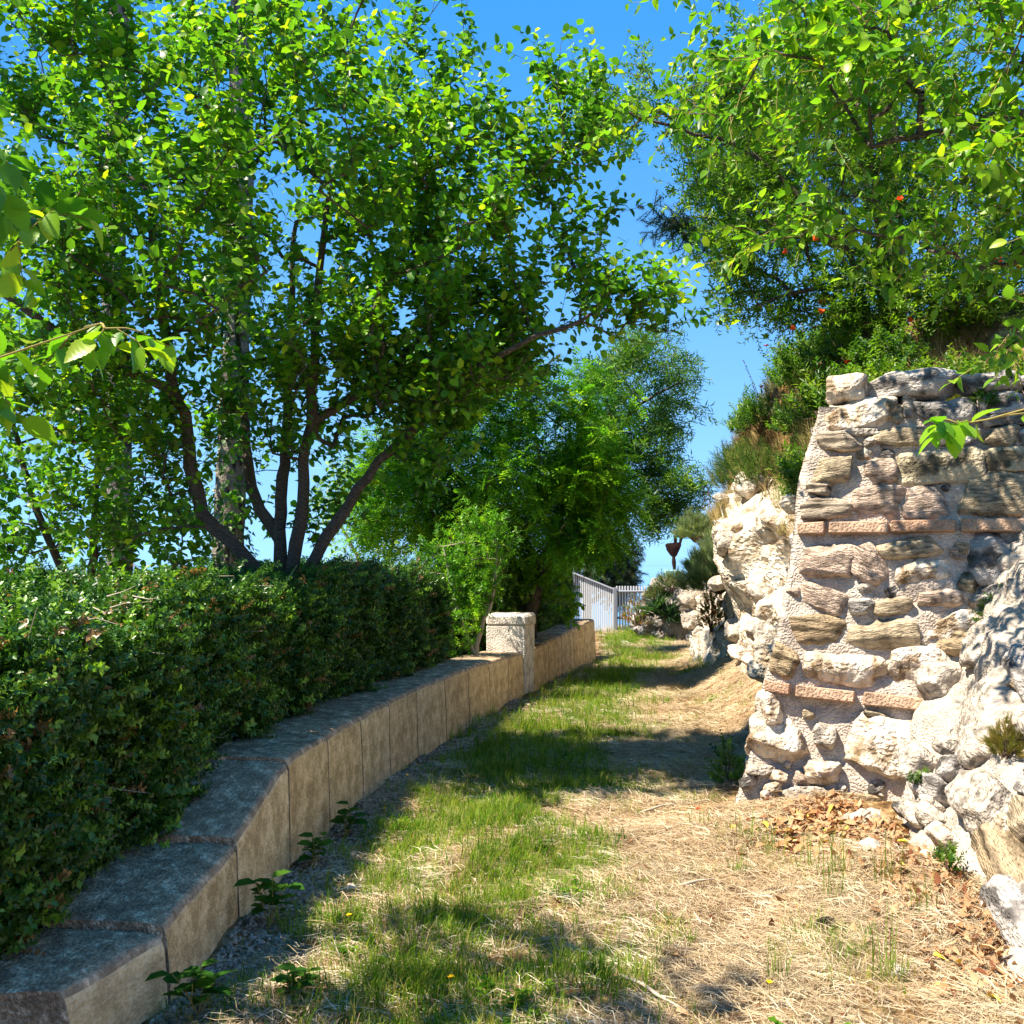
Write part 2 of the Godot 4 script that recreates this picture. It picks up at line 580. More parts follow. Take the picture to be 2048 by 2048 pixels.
# ---------- trees ----------
# limbs: [points, radius at foot, radius at end]; blobs: [centre, radii, number of twigs]; all in world space
func grow(root: Node3D, p: Dictionary) -> void:
	var o := root.position
	var pos := PackedVector3Array()
	var par := PackedInt32Array()
	var cnt := PackedInt32Array()
	var far := PackedFloat32Array()
	var bark: Material = p.get("bark", M.bark)
	var first := true
	for limb in p.limbs:
		var pts := smooth_line(limb[0])
		var b := MB.new()
		var line := PackedVector3Array()
		var rad := PackedFloat32Array()
		for k in pts.size():
			var t := float(k) / (pts.size() - 1)
			var q: Vector3 = pts[k] + rv() * 0.012 * minf(1.0, k) * p.get("crooked", 1.0)
			var r: float = lerpf(limb[1], limb[2], t)
			if first and not p.has("foot"):
				r *= 1.0 + 0.6 * pow(maxf(0.0, 1.0 - t * 5.0), 2.0)
			line.append(q - o)
			rad.append(r * (1.0 + 0.12 * nz.get_noise_3dv(q * 60.0)))
			pos.append(q)
			par.append(pos.size() - 2 if k else -1)
			cnt.append(0)
			far.append(far[far.size() - 1] + 0.12 if k else 0.0)
		b.tube(line, rad, p.get("sides", 9))
		part(root, p.get("foot", "trunk") if first else "limb", b.mesh(), p.get("limb_mat", bark))
		first = false
	# twigs grow out to points spread through the crown
	var goals := []
	for bl in p.blobs:
		for k in int(bl[2]):
			var d := rv()
			while d.length() > 1.0:
				d = rv()
			if p.get("shell", 0.0) > 0.0:
				d = d.normalized() * pow(d.length(), 1.0 - p.shell)
			goals.append(bl[0] + d * bl[1])
	var foot: Vector3 = p.limbs[0][0][p.limbs[0][0].size() - 1]
	goals.sort_custom(func(a: Vector3, b: Vector3) -> bool: return a.distance_squared_to(foot) < b.distance_squared_to(foot))
	var chains := []
	var rise: float = p.get("rise", 0.08)
	for goal in goals:
		var best := 0
		var bc := 1e9
		for k in pos.size():
			var d := pos[k].distance_squared_to(goal)
			if d < bc:
				var cost := sqrt(d) + maxf(0.0, pos[k].y - goal.y) * 0.7 + far[k] * 0.06
				cost *= cost
				if cost < bc:
					bc = cost
					best = k
		var s := pos[best]
		var span := s.distance_to(goal)
		if span < 0.04:
			continue
		var n := clampi(int(span / 0.16), 2, 8)
		var mid: Vector3 = s.lerp(goal, 0.5) + Vector3(0, rise * span, 0) + rv() * span * 0.12
		var chain := PackedInt32Array([best])
		var prev := best
		for k in n:
			var t := (k + 1.0) / n
			var q: Vector3 = s.lerp(mid, t).lerp(mid.lerp(goal, t), t)
			pos.append(q)
			par.append(prev)
			far.append(far[prev] + span / n)
			cnt.append(0)
			prev = pos.size() - 1
			chain.append(prev)
		var up := prev
		while up >= 0:
			cnt[up] += 1
			up = par[up]
		chains.append(chain)
	var tip: float = p.get("tip", 0.0028)
	var br := MB.new()
	for chain in chains:
		var line := PackedVector3Array()
		var rad := PackedFloat32Array()
		for k in chain.size():
			var id: int = chain[k]
			line.append(pos[id] - o)
			rad.append(minf(tip * pow(maxf(1.0, cnt[chain[maxi(k, 1)]]), 0.45), p.get("most", 0.03)))
		br.tube(line, rad, 5, false)
	# shoots and leaves
	var tw := MB.new()
	var xfs := []
	var cols := PackedColorArray()
	var ids := PackedInt32Array()
	var pal: Array = p.colors
	var up_bias: float = p.get("up", 0.5)
	for chain in chains:
		var e := pos[chain[chain.size() - 1]]
		var d0 := (e - pos[chain[chain.size() - 2]]).normalized()
		var tint := rf(-1, 1)
		for s in int(p.shoots):
			var at := e
			if s > 0:
				var w := rf(0.0, minf(chain.size() - 1, p.get("reach", 3.0)))
				var k: int = chain.size() - 1 - int(w)
				at = pos[chain[k]].lerp(pos[chain[k - 1]], w - int(w)) if k > 0 else pos[chain[0]]
			var d: Vector3 = (d0 * 0.7 + Vector3(0, up_bias, 0) + rv() * p.get("spread", 0.9)).normalized()
			var sl: float = p.shoot_len * rf(0.5, 1.2)
			var bow := rv() * sl * 0.15 + Vector3(0, p.get("bow", 0.05), 0) * sl
			if p.get("twigs", true):
				tw.tube(PackedVector3Array([at - o, at + d * sl * 0.5 + bow - o, at + d * sl - o]), PackedFloat32Array([tip * 0.8, tip * 0.6, tip * 0.3]), 3, false)
			for k in int(p.per):
				var t: float = (k + rf(0.2, 0.8)) / p.per
				var q: Vector3 = at + d * sl * t + bow * 4.0 * t * (1.0 - t)
				var a := k * 2.4 + rf(-0.5, 0.5)
				var x: Vector3 = d.cross(Vector3(0.2, 0.9, 0.3)).normalized()
				var side: Vector3 = x * cos(a) + d.cross(x) * sin(a)
				var ld: Vector3 = side * p.get("open", 1.0) + d * 0.55 + Vector3(0, -p.get("droop", 0.1), 0) + rv() * 0.2
				var nu: Vector3 = Vector3(0, 1, 0) + rv() * p.get("tumble", 0.75)
				xfs.append(aim(q - o, ld, nu, rf(p.size[0], p.size[1]) * (1.0 - 0.25 * maxf(0.0, t - 0.7))))
				var w2 := clampf(rng.randfn(0.45 + 0.12 * tint + 0.35 * maxf(0.0, t - 0.6) * p.get("young", 1.0), 0.2), 0.0, 0.999) * pal.size()
				var id := int(w2)
				ids.append(id)
				var c: Color = pal[id]
				var br2 := rf(0.8, 1.2)
				cols.append(Color(c.r * br2, c.g * br2, c.b * br2))
	part(root, "branches", br.mesh(), p.get("limb_mat", bark)).set_meta("kind", "stuff")
	if tw.v.size():
		part(root, "twigs", tw.mesh(), p.get("twig_mat", M.twig)).set_meta("kind", "stuff")
	var meshes: Array = p.meshes
	var near: int = p.get("near", 0)
	var single := {}
	if near > 0:
		var order := []
		for k in xfs.size():
			order.append([(xfs[k].origin + o).distance_squared_to(EYE) + (0.0 if (xfs[k].origin + o).z < -0.8 else 1000.0), k])
		order.sort()
		var made := {}
		for k in mini(near, order.size()):
			var id: int = order[k][1]
			single[id] = true
			var which := Vector2i(id % meshes.size(), ids[id])
			if not made.has(which):
				made[which] = tinted(meshes[which.x], pal[which.y])
			part(root, "leaf", made[which], p.get("leaf_mat", M.leaf), xfs[id])
	for m in meshes.size():
		var mx := []
		var mc := PackedColorArray()
		for k in range(m, xfs.size(), meshes.size()):
			if not single.has(k):
				mx.append(xfs[k])
				mc.append(cols[k])
		multi(root, "crown", p.get("crown_meshes", meshes)[m], p.get("leaf_mat", M.leaf), mx, mc)


# ---------- the lie of the land ----------
# front foot of the bench: x, z and the height of its top on the near and the far side of that joint
const BENCH := [[-1.27, -3.10, 0.0, 0.215], [-1.13, -3.55, 0.225, 0.25], [-1.10, -4.33, 0.31, 0.335], [-1.05, -5.07, 0.50, 0.515], [-0.98, -5.76, 0.515, 0.515], [-0.90, -6.45, 0.515, 0.515], [-0.81, -7.12, 0.515, 0.515], [-0.69, -7.87, 0.515, 0.515], [-0.53, -8.64, 0.515, 0.515], [-0.37, -9.38, 0.515, 0.515], [-0.20, -10.10, 0.51, 0.50], [-0.02, -10.84, 0.49, 0.48], [0.14, -11.50, 0.47, 0.47], [0.25, -11.95, 0.47, 0.47], [0.45, -12.72, 0.49, 0.50], [0.65, -13.48, 0.52, 0.53], [0.85, -14.22, 0.55, 0.56], [1.05, -14.97, 0.58, 0.59], [1.25, -15.71, 0.60, 0.0]]
# foot of the bank on the right: z, x, height of the ground above it
const BANK := [[4.0, 1.9, 2.3], [-3.8, 1.82, 2.35], [-6.2, 1.80, 2.4], [-6.6, 2.05, 2.2], [-7.2, 2.2, 2.4], [-8.0, 2.32, 2.75], [-9.5, 2.5, 3.15], [-12.5, 2.66, 3.35], [-14.0, 2.70, 3.0], [-15.5, 2.82, 2.2], [-17.0, 3.1, 1.6], [-18.5, 3.6, 1.1], [-22.0, 4.8, 0.7], [-27.0, 8.0, 0.2]]


func bench_x(z: float) -> float:
	if z > BENCH[0][1]:
		return BENCH[0][0]
	for k in BENCH.size() - 1:
		if z >= BENCH[k + 1][1]:
			return lerpf(BENCH[k][0], BENCH[k + 1][0], (z - BENCH[k][1]) / (BENCH[k + 1][1] - BENCH[k][1]))
	return BENCH[BENCH.size() - 1][0] + (-15.71 - z) * 0.1


func bank_at(z: float) -> Vector2:
	if z > BANK[0][0]:
		return Vector2(BANK[0][1], BANK[0][2])
	for k in BANK.size() - 1:
		if z >= BANK[k + 1][0]:
			var t: float = (z - BANK[k][0]) / (BANK[k + 1][0] - BANK[k][0])
			return Vector2(lerpf(BANK[k][1], BANK[k + 1][1], t), lerpf(BANK[k][2], BANK[k + 1][2], t))
	return Vector2(BANK[BANK.size() - 1][1] + (-27.0 - z) * 0.6, 0.2)


func land(x: float, z: float) -> float:
	var y := 0.03 * nz.get_noise_2d(x * 25.0, z * 25.0) + 0.012 * nz.get_noise_2d(x * 130.0, z * 130.0)
	var b := bench_x(z) - 1.9
	if x < b:
		y -= minf(45.0, (b - x) * 0.35 + (b - x) * (b - x) * 0.12)
	if z < -23.0:
		y -= minf(45.0, (-23.0 - z) * 0.1 + pow(-23.0 - z, 2.0) * 0.01)
	var e := bank_at(z)
	var s := x - e.x
	if z < -6.3:
		y += 0.62 * smoothstep(-0.75, 0.4, s) * smoothstep(-6.6, -8.2, z) * (0.35 + 0.65 * smoothstep(-14.5, -10.5, z)) * smoothstep(-19.0, -15.0, z)
		if s > 0.0:
			y += e.y * smoothstep(0.55, 1.4, s) + clampf((s - 1.6) * 0.22, 0.0, 4.0)
	else:
		y += 0.10 * smoothstep(-0.5, 0.05, s) * smoothstep(-3.4, -4.6, z)
		if s > 0.0:
			y += clampf((s - 0.5) / 0.7, 0.0, e.y) + clampf((s - 2.2) * 0.2, 0.0, 4.0)
	return y


# the face of the bank: t = 0 at its foot, 1 at its brow, up to 1.4 on the slope above
func bank_point(z: float, t: float) -> Vector3:
	var e := bank_at(z)
	var p := Vector3(e.x - 0.12, -0.15, z)
	var face := minf(t, 1.0)
	p.x += 0.55 * pow(face, 1.25)
	p.y += (e.y + 0.22) * pow(face, 0.92)
	if t > 1.0:
		p.x += (t - 1.0) * 4.0
		p.y += (t - 1.0) * 1.1 * smoothstep(-6.8, -9.0, z)
	var n := 0.42 * nz.get_noise_3d(p.x * 9.0, p.y * 14.0, z * 9.0) + 0.3 * (0.5 - absf(nz.get_noise_3d(p.x * 20.0, p.y * 46.0, z * 22.0))) + 0.05 * nz.get_noise_3d(p.x * 120.0, p.y * 140.0, z * 120.0)
	var amp := (0.35 + 0.65 * sin(PI * clampf(t, 0.0, 1.0))) if t < 1.0 else 0.35
	p += Vector3(-0.85, 0.35, 0.25) * n * amp
	p.y += 0.02
	return p


func build_land() -> void:
	var xs := []
	var x := -2.6
	while x < 4.2:
		xs.append(x)
		x += 0.09
	for k in 22:
		xs.append(4.2 + 0.2 * pow(1.32, k))
		xs.push_front(-2.6 - 0.2 * pow(1.32, k))
	var zs := []
	var z := 1.0
	while z > -24.0:
		zs.append(z)
		z -= 0.09 if z > -9.0 else 0.16
	for k in 20:
		zs.append(-24.0 - 0.3 * pow(1.32, k))
		zs.push_front(1.0 + 0.2 * pow(1.32, k))
	var b := MB.new()
	var f := []
	for zz in zs:
		for xx in xs:
			f.append(Vector3(xx, land(xx, zz), zz))
	b.grid(f, xs.size())
	# the grid runs x right, z away: turn the faces up
	for k in range(0, b.i.size(), 3):
		var q := b.i[k + 1]
		b.i[k + 1] = b.i[k + 2]
		b.i[k + 2] = q
	tag(part(self, "ground", b.mesh(), M.soil), "", "", "", "structure")
	var added_sea := PlaneMesh.new()  # added water plane; its sky reflection gives the pale haze below the horizon
	added_sea.size = Vector2(24000, 24000)
	var s := part(self, "added_sea", added_sea, M.added_sea, Transform3D(Basis(), Vector3(0, -32, 0)))
	tag(s, "", "", "", "structure")
	# the bank: limestone below, soil above
	var rock := MB.new()
	var rows := []
	var zz := -6.9
	while zz > -23.0:
		rows.append(zz)
		zz -= 0.09
	var ts := []
	for k in 56:
		ts.append(k / 40.0)
	var low := []
	var high := []
	for r in rows:
		for k in 29:
			low.append(bank_point(r, ts[k]))
		for k in range(28, 56):
			high.append(bank_point(r, ts[k]))
	rock.grid(low, 29)
	var am := ArrayMesh.new()
	rock.into(am)
	var soil := MB.new()
	soil.grid(high, 28)
	var bank := Node3D.new()
	bank.name = "rocky_bank"
	add_child(bank)
	tag(bank, "", "", "", "structure")
	part(bank, "rock_face", am, M.cliff)
	part(bank, "soil_brow", soil.mesh(), M.bank_soil)
	# limestone lumps standing proud of the face
	for k in 44:
		var rz := rf(-7.6, -17.2)
		var rt := rf(0.14, 0.62) if k < 38 else rf(0.62, 0.8)
		var s1 := rf(0.16, 0.42) * (1.25 if rt < 0.25 else 0.9)
		var xf := Transform3D(Basis.from_euler(Vector3(rf(-0.4, 0.4), rf(0, TAU), rf(-0.4, 0.4))), bank_point(rz, rt) + Vector3(-0.02, -0.03, 0))
		part(bank, "rock", stone_mesh(Vector3(s1 * rf(0.8, 1.2), s1 * rf(0.6, 0.95), s1 * rf(1.0, 1.5)), 3.0, 0.25, 12, 200 + k), [M.stone_w, M.stone_c, M.cliff, M.stone_c][k % 4], xf)


# ---------- the pier and the sloping wall beside it ----------
const PIER_STONES := [
	[0.636, 2.532, 0.248, 0.144, 3, "w", 5, 0.09], [1.016, 2.534, 0.522, 0.158, 2, "g", 5, 0.09], [1.443, 2.513, 0.307, 0.115, 0, "g", 7, 0.08],
	[1.754, 2.486, 0.292, 0.117, 0, "g", 6, 0.07], [0.715, 2.355, 0.387, 0.173, 0, "w", 6, 0.08], [0.935, 2.355, 0.087, 0.122, -10, "y", 4, 0.05],
	[1.008, 2.379, 0.083, 0.144, 5, "c", 4, 0.05], [1.218, 2.354, 0.318, 0.150, 0, "d", 7, 0.07], [1.413, 2.350, 0.060, 0.161, 0, "c", 4, 0.05],
	[1.563, 2.384, 0.221, 0.110, 0, "g", 6, 0.07], [1.787, 2.363, 0.215, 0.108, 0, "c", 6, 0.06], [0.680, 2.247, 0.318, 0.044, 2, "c", 6, 0.05],
	[0.621, 2.185, 0.275, 0.108, 2, "l", 5, 0.1], [0.791, 2.183, 0.068, 0.061, 0, "c", 3, 0.04], [0.972, 2.208, 0.283, 0.097, 0, "y", 5, 0.05],
	[1.270, 2.192, 0.220, 0.083, 0, "w", 5, 0.05], [1.502, 2.177, 0.170, 0.109, 0, "y", 6, 0.06], [1.725, 2.167, 0.254, 0.107, 0, "g", 6, 0.06],
	[1.654, 2.274, 0.406, 0.075, 0, "g", 5, 0.05], [0.581, 2.024, 0.295, 0.175, 6, "y", 4, 0.11], [0.849, 2.007, 0.187, 0.146, 4, "p", 3, 0.09],
	[1.171, 2.028, 0.428, 0.207, 0, "s", 4.5, 0.08], [1.549, 2.048, 0.270, 0.137, 0, "s", 6, 0.06], [1.807, 2.028, 0.219, 0.146, 0, "g", 6, 0.06],
	[0.503, 1.905, 0.140, 0.080, 3, "l", 4, 0.08], [0.544, 1.797, 0.278, 0.134, 0, "l", 5, 0.07], [0.840, 1.812, 0.304, 0.183, 0, "p", 5, 0.06],
	[1.098, 1.803, 0.230, 0.172, 0, "p", 4, 0.06], [1.474, 1.830, 0.395, 0.238, 0, "y", 4, 0.06], [1.793, 1.826, 0.232, 0.225, 0, "s", 4, 0.06],
	[0.535, 1.466, 0.349, 0.243, 12, "p", 3.5, 0.12], [0.783, 1.456, 0.236, 0.193, 38, "p", 4, 0.07], [1.010, 1.553, 0.323, 0.121, -6, "y", 4, 0.07],
	[1.096, 1.407, 0.280, 0.156, -14, "w", 3, 0.06], [1.460, 1.470, 0.283, 0.278, 10, "d", 3, 0.09], [1.738, 1.472, 0.245, 0.261, 0, "w", 3.5, 0.08],
	[0.356, 1.283, 0.082, 0.061, 0, "p", 4, 0.05], [0.523, 1.240, 0.242, 0.151, 18, "p", 4, 0.05], [0.751, 1.210, 0.140, 0.099, 0, "g", 3.2, 0.07],
	[0.913, 1.206, 0.185, 0.090, 0, "y", 6, 0.05], [1.142, 1.257, 0.240, 0.096, 4, "p", 4, 0.05], [1.431, 1.244, 0.213, 0.127, -6, "w", 4, 0.06],
	[1.684, 1.224, 0.266, 0.156, 0, "c", 4, 0.06], [1.318, 1.347, 0.096, 0.129, 20, "s", 4, 0.06], [0.444, 1.059, 0.336, 0.163, 5, "o", 3.6, 0.08],
	[0.860, 1.042, 0.383, 0.162, -4, "y", 4, 0.06], [1.290, 1.092, 0.299, 0.185, 4, "w", 3.5, 0.07], [0.303, 0.882, 0.152, 0.202, 18, "o", 3.4, 0.1],
	[0.620, 0.848, 0.418, 0.167, 6, "w", 3.6, 0.07], [1.100, 0.841, 0.380, 0.225, 8, "w", 3.5, 0.08], [1.369, 0.824, 0.132, 0.194, 15, "s", 3.5, 0.06],
	[0.227, 0.587, 0.160, 0.176, -20, "w", 3.5, 0.09], [0.258, 0.405, 0.324, 0.241, 6, "w", 3.5, 0.13], [0.526, 0.440, 0.142, 0.133, 0, "c", 3.2, 0.07],
	[0.855, 0.386, 0.492, 0.334, 8, "w", 3.3, 0.13], [0.521, 0.252, 0.169, 0.138, 0, "w", 3.2, 0.07], [1.177, 0.549, 0.090, 0.071, 0, "w", 3.5, 0.05],
	[1.228, 0.492, 0.101, 0.109, 20, "w", 3.5, 0.06], [0.811, 0.580, 0.119, 0.044, 6, "s", 4, 0.04], [0.662, 0.084, 0.327, 0.094, 0, "o", 5, 0.05],
	[0.422, 0.084, 0.206, 0.112, -6, "c", 4, 0.04], [0.167, 0.230, 0.140, 0.058, 4, "c", 4, 0.05], [0.275, 0.205, 0.095, 0.057, 0, "w", 3.5, 0.04],
]
const PIER_BRICKS := [[0.456, 1.660, 0.154, 0.073], [0.732, 1.663, 0.329, 0.075], [1.085, 1.666, 0.344, 0.075], [1.449, 1.668, 0.325, 0.071], [1.780, 1.668, 0.315, 0.068], [0.267, 0.712, 0.145, 0.075], [0.537, 0.688, 0.326, 0.075], [0.915, 0.663, 0.341, 0.075], [1.292, 0.648, 0.355, 0.075]]
const BANK_STONES := [
	[0.517, 0.835, -0.504, 0.352, 38, "c", 4.5, 0.12], [0.084, 0.480, -0.674, 0.266, 8, "c", 3.5, 0.16], [-0.199, 0.712, -0.425, 0.213, 0, "g", 4, 0.1],
	[0.455, 1.119, -0.408, 0.220, 10, "g", 3.5, 0.12], [0.234, 0.250, -0.159, 0.096, 0, "w", 2.8, 0.09], [0.215, 0.101, -0.126, 0.116, 10, "w", 3, 0.07],
	[-0.354, 0.284, -0.552, 0.148, 20, "o", 5, 0.12], [-0.543, 0.142, -0.648, 0.182, 12, "g", 4.5, 0.12], [0.632, 0.294, -0.239, 0.099, 0, "c", 3.5, 0.06],
	[-0.030, 0.098, -0.091, 0.046, 0, "w", 3, 0.05], [0.057, 0.942, -0.382, 0.194, -10, "c", 4, 0.1], [-0.555, 0.544, -0.367, 0.146, 5, "w", 4, 0.1],
	[0.473, 0.312, -0.169, 0.096, 0, "c", 3.5, 0.05],
]
const PIER_AT := Vector3(1.29, 0, -6.26)
const PIER_U := Vector3(0.92916, 0, 0.36967)
const PIER_V := Vector3(0.05145, 0.99027, -0.12931)
const PIER_N := Vector3(-0.36607, 0.13917, 0.92012)
const PIER_BACK := Vector3(0.42, 0, -0.907)
const WALL_AT := Vector3(1.80, 0, -4.6)
const WALL_U := Vector3(-0.02, 0, -0.9998)
const WALL_V := Vector3(0.57346, 0.81923, 0)
const WALL_N := Vector3(-0.81907, 0.57335, 0.01638)


func pier_edge(h: float) -> float:
	return lerpf(0.0, 0.27, h / 1.0) if h < 0.9 else lerpf(0.243, 0.50, (h - 0.9) / 1.7)


func build_pier() -> void:
	var t := thing("stone_pier", "battered rubble pier with two courses of thin bricks under the planted bank", "pier", PIER_AT)
	var b := MB.new()
	var f := []
	var cols := 74
	for r in 86:
		var h := r * 2.49 / 85.0 - 0.08
		for k in cols:
			# the columns run from deep behind the left corner, round it, and along the front
			var q: Vector3
			if k < 14:
				var back := pow((13 - k) / 13.0, 1.3) * 2.6
				q = PIER_U * pier_edge(h) + PIER_V * h + PIER_BACK * back
				q += Vector3(-0.9, 0.1, -0.3) * 0.05 * nz.get_noise_3dv(q * 22.0)
			else:
				var a := lerpf(pier_edge(h), 2.5, (k - 13) / float(cols - 14))
				q = PIER_U * a + PIER_V * h
			var n := 0.05 * nz.get_noise_3dv(q * 16.0) + 0.022 * nz.get_noise_3dv(q * 75.0) + 0.014 * nz.get_noise_3dv(q * 260.0)
			q += PIER_N * (n + 0.006)
			f.append(q)
	b.grid(f, cols)
	part(t, "mortar", b.mesh(), M.mortar)
	# top bed of the pier
	var tb := MB.new()
	var ft := []
	for r in 12:
		for k in 20:
			var q := PIER_U * lerpf(pier_edge(2.4), 2.5, k / 19.0) + PIER_V * 2.40 + PIER_BACK * (r / 11.0 * 2.2)
			q.y += 0.03 * nz.get_noise_3dv(q * 30.0) - 0.01 * r
			ft.append(q)
	tb.grid(ft, 20)
	part(t, "top_bed", tb.mesh(), M.mortar)
	var k := 0
	for s in PIER_STONES:
		k += 1
		var depth: float = maxf(0.14, s[7] * 2.6)
		var w: float = absf(s[2]) * 1.1
		var h: float = s[3] * 1.12
		var m := stone_mesh(Vector3(w, h, depth), s[6] + 1.5, 0.24 if s[5] in ["w", "d"] else 0.18, 9 if s[6] < 5 else 6, k)
		var at: Vector3 = PIER_U * s[0] + PIER_V * s[1] + PIER_N * (s[7] * 0.36 + 0.03 - depth * 0.5)
		var bs := Basis(PIER_U, PIER_V, PIER_N).rotated(PIER_N, deg_to_rad(-s[4]))
		bs = bs.rotated(PIER_V, rf(-0.06, 0.06)).rotated(PIER_U, rf(-0.06, 0.08))
		part(t, "stone", m, M["stone_" + s[5]], Transform3D(bs, at))
	# small packing stones pressed into the joints
	var packed := 0
	for q in 900:
		var a := rf(0.05, 1.75)
		var h := rf(0.06, 2.3)
		var sz := rf(0.035, 0.1)
		var free := a > pier_edge(h) + 0.03 and packed < 110
		for s in PIER_STONES:
			if absf(a - s[0]) < absf(s[2]) * 0.5 + sz * 0.3 and absf(h - s[1]) < s[3] * 0.5 + sz * 0.25:
				free = false
		for s in PIER_BRICKS:
			if absf(a - s[0]) < s[2] * 0.5 + sz * 0.6 and absf(h - s[1]) < 0.06 + sz * 0.4:
				free = false
		if free:
			packed += 1
			part(t, "stone", stone_mesh(Vector3(sz * 1.3, sz, sz * 1.2), 3.5, 0.25, 9, 800 + q), M["stone_" + ["c", "w", "y", "g", "p", "c"][q % 6]], Transform3D(Basis(PIER_U, PIER_V, PIER_N).rotated(PIER_N, rf(-0.8, 0.8)), PIER_U * a + PIER_V * h - PIER_N * sz * 0.22))
	# corner quoins returning along the left side
	for q in 26:
		var h := rf(0.1, 2.4)
		var back := rf(0.2, 1.6)
		var sz := rf(0.12, 0.3)
		var at := PIER_U * (pier_edge(h) + 0.02) + PIER_V * h + PIER_BACK * back
		part(t, "stone", stone_mesh(Vector3(0.14, sz * 0.6, sz), 3.5, 0.3, 5, 400 + q), M[["stone_w", "stone_c", "stone_y", "stone_g"][q % 4]], Transform3D(Basis.looking_at(PIER_BACK), at))
	# capping pieces across the top behind the front course
	for q in 9:
		var at := PIER_U * (0.62 + q * 0.2) + PIER_V * 2.44 + PIER_BACK * rf(0.2, 0.55)
		part(t, "stone", stone_mesh(Vector3(rf(0.2, 0.3), 0.14, 0.3), 4.0, 0.3, 4, 450 + q), M[["stone_g", "stone_w", "stone_c"][q % 3]], Transform3D(Basis(PIER_U, Vector3.UP, PIER_U.cross(Vector3.UP)), at))
	k = 0
	for s in PIER_BRICKS:
		k += 1
		var m := brick_mesh(Vector3(s[2], s[3] * 0.93, 0.15), k)
		var low: bool = s[1] < 1.0
		var bs := Basis(PIER_U, PIER_V, PIER_N).rotated(PIER_N, deg_to_rad(-4.0 if low else -0.3) + rf(-0.012, 0.012))
		part(t, "brick", m, M.brick_a if k % 3 == 0 else M.brick_b, Transform3D(bs, PIER_U * s[0] + PIER_V * s[1] + PIER_N * (-0.022 if low else -0.012)))


func brick_mesh(size: Vector3, seed_at: int) -> ArrayMesh:
	# a handmade brick: slightly bent, edges worn
	var b := MB.new()
	var src := chamfer_box(size, 0.006)
	return src if seed_at < 0 else warp(src, 0.006, seed_at)


func warp(src: ArrayMesh, amp: float, seed_at: int) -> ArrayMesh:
	var arr := src.surface_get_arrays(0)
	var v: PackedVector3Array = arr[Mesh.ARRAY_VERTEX]
	for k in v.size():
		v[k] += Vector3(nz.get_noise_3dv(v[k] * 90.0 + Vector3.ONE * seed_at * 9.0), nz.get_noise_3dv(v[k] * 90.0 + Vector3.ONE * seed_at * 17.0), nz.get_noise_3dv(v[k] * 90.0 - Vector3.ONE * seed_at * 5.0)) * amp * 1.5
	arr[Mesh.ARRAY_VERTEX] = v
	var am := ArrayMesh.new()
	am.add_surface_from_arrays(Mesh.PRIMITIVE_TRIANGLES, arr)
	return am


func build_wall() -> void:
	var t := thing("rubble_wall", "low leaning wall of big pale boulders set in mortar beside the path", "wall", WALL_AT)
	var b := MB.new()
	var f := []
	var cols := 90
	for r in 60:
		var h := r * 2.9 / 59.0 - 0.1
		for k in cols:
			var a := lerpf(1.7, -5.6, k / float(cols - 1))
			var q := WALL_U * a + WALL_V * h
			var n := 0.12 * nz.get_noise_3dv(q * 12.0) + 0.06 * nz.get_noise_3dv(q * 50.0) + 0.03 * nz.get_noise_3dv(q * 170.0)
			q += WALL_N * (n - 0.02 - maxf(0.0, a - 0.72 - 0.75 * h) * 0.8)
			f.append(q)
	b.grid(f, cols)
	part(t, "mortar", b.mesh(), M.wall_mortar)
	var k := 0
	for s in BANK_STONES:
		k += 1
		var depth: float = maxf(0.2, s[7] * 2.4)
		var m := stone_mesh(Vector3(absf(s[2]) * 1.05, s[3] * 1.12, depth), s[6] + 1.0, 0.2, 12, 60 + k)
		var at: Vector3 = WALL_U * s[0] + WALL_V * s[1] + WALL_N * (s[7] * 0.5 - depth * 0.5)
		var bs := Basis(-WALL_U, WALL_V, WALL_N).rotated(WALL_N, deg_to_rad(-s[4]))
		part(t, "stone", m, M["stone_" + s[5]], Transform3D(bs, at))
	# smaller stones packed between the boulders
	for q in 40:
		var a := rf(-0.9, 0.75)
		var h := rf(0.08, 1.6)
		var sz := rf(0.07, 0.2)
		part(t, "stone", stone_mesh(Vector3(sz, sz * rf(0.55, 0.9), 0.12), 3.6, 0.22, 10, 560 + q), M[["stone_g", "stone_c", "stone_c", "stone_g", "stone_w", "stone_y"][q % 6]], Transform3D(Basis(-WALL_U, WALL_V, WALL_N).rotated(WALL_N, rf(-0.6, 0.6)), WALL_U * a + WALL_V * h - WALL_N * 0.03))
	# courses of rubble over the rest of the face, up under the trees and on past the camera
	var row := 0.2
	var q := 0
	while row < 2.75:
		var a := 1.3
		while a > -3.6:
			var sz := rf(0.24, 0.46)
			var h := row + rf(-0.07, 0.07)
			var clear := a < 0.62 + 0.75 * h
			for s in BANK_STONES:
				if absf(a - s[0]) < absf(s[2]) * 0.5 + sz * 0.4 and absf(h - s[1]) < s[3] * 0.5 + sz * 0.25:
					clear = false
			if clear:
				q += 1
				part(t, "stone", stone_mesh(Vector3(sz, sz * rf(0.5, 0.8), 0.26), rf(3.4, 5.5), 0.2, 11, 500 + q), M[["stone_c", "stone_g", "stone_c", "stone_w", "stone_g", "stone_o", "stone_c"][q % 7]], Transform3D(Basis(-WALL_U, WALL_V, WALL_N).rotated(WALL_N, rf(-0.35, 0.35)), WALL_U * a + WALL_V * h - WALL_N * 0.07))
			a -= sz * 1.12
		row += 0.27


# ---------- the bench of stone blocks ----------
func bench_left(k: int) -> Vector3:
	var a: Array = BENCH[maxi(k - 1, 0)]
	var b: Array = BENCH[mini(k + 1, BENCH.size() - 1)]
	return Vector3(b[1] - a[1], 0, -(b[0] - a[0])).normalized()


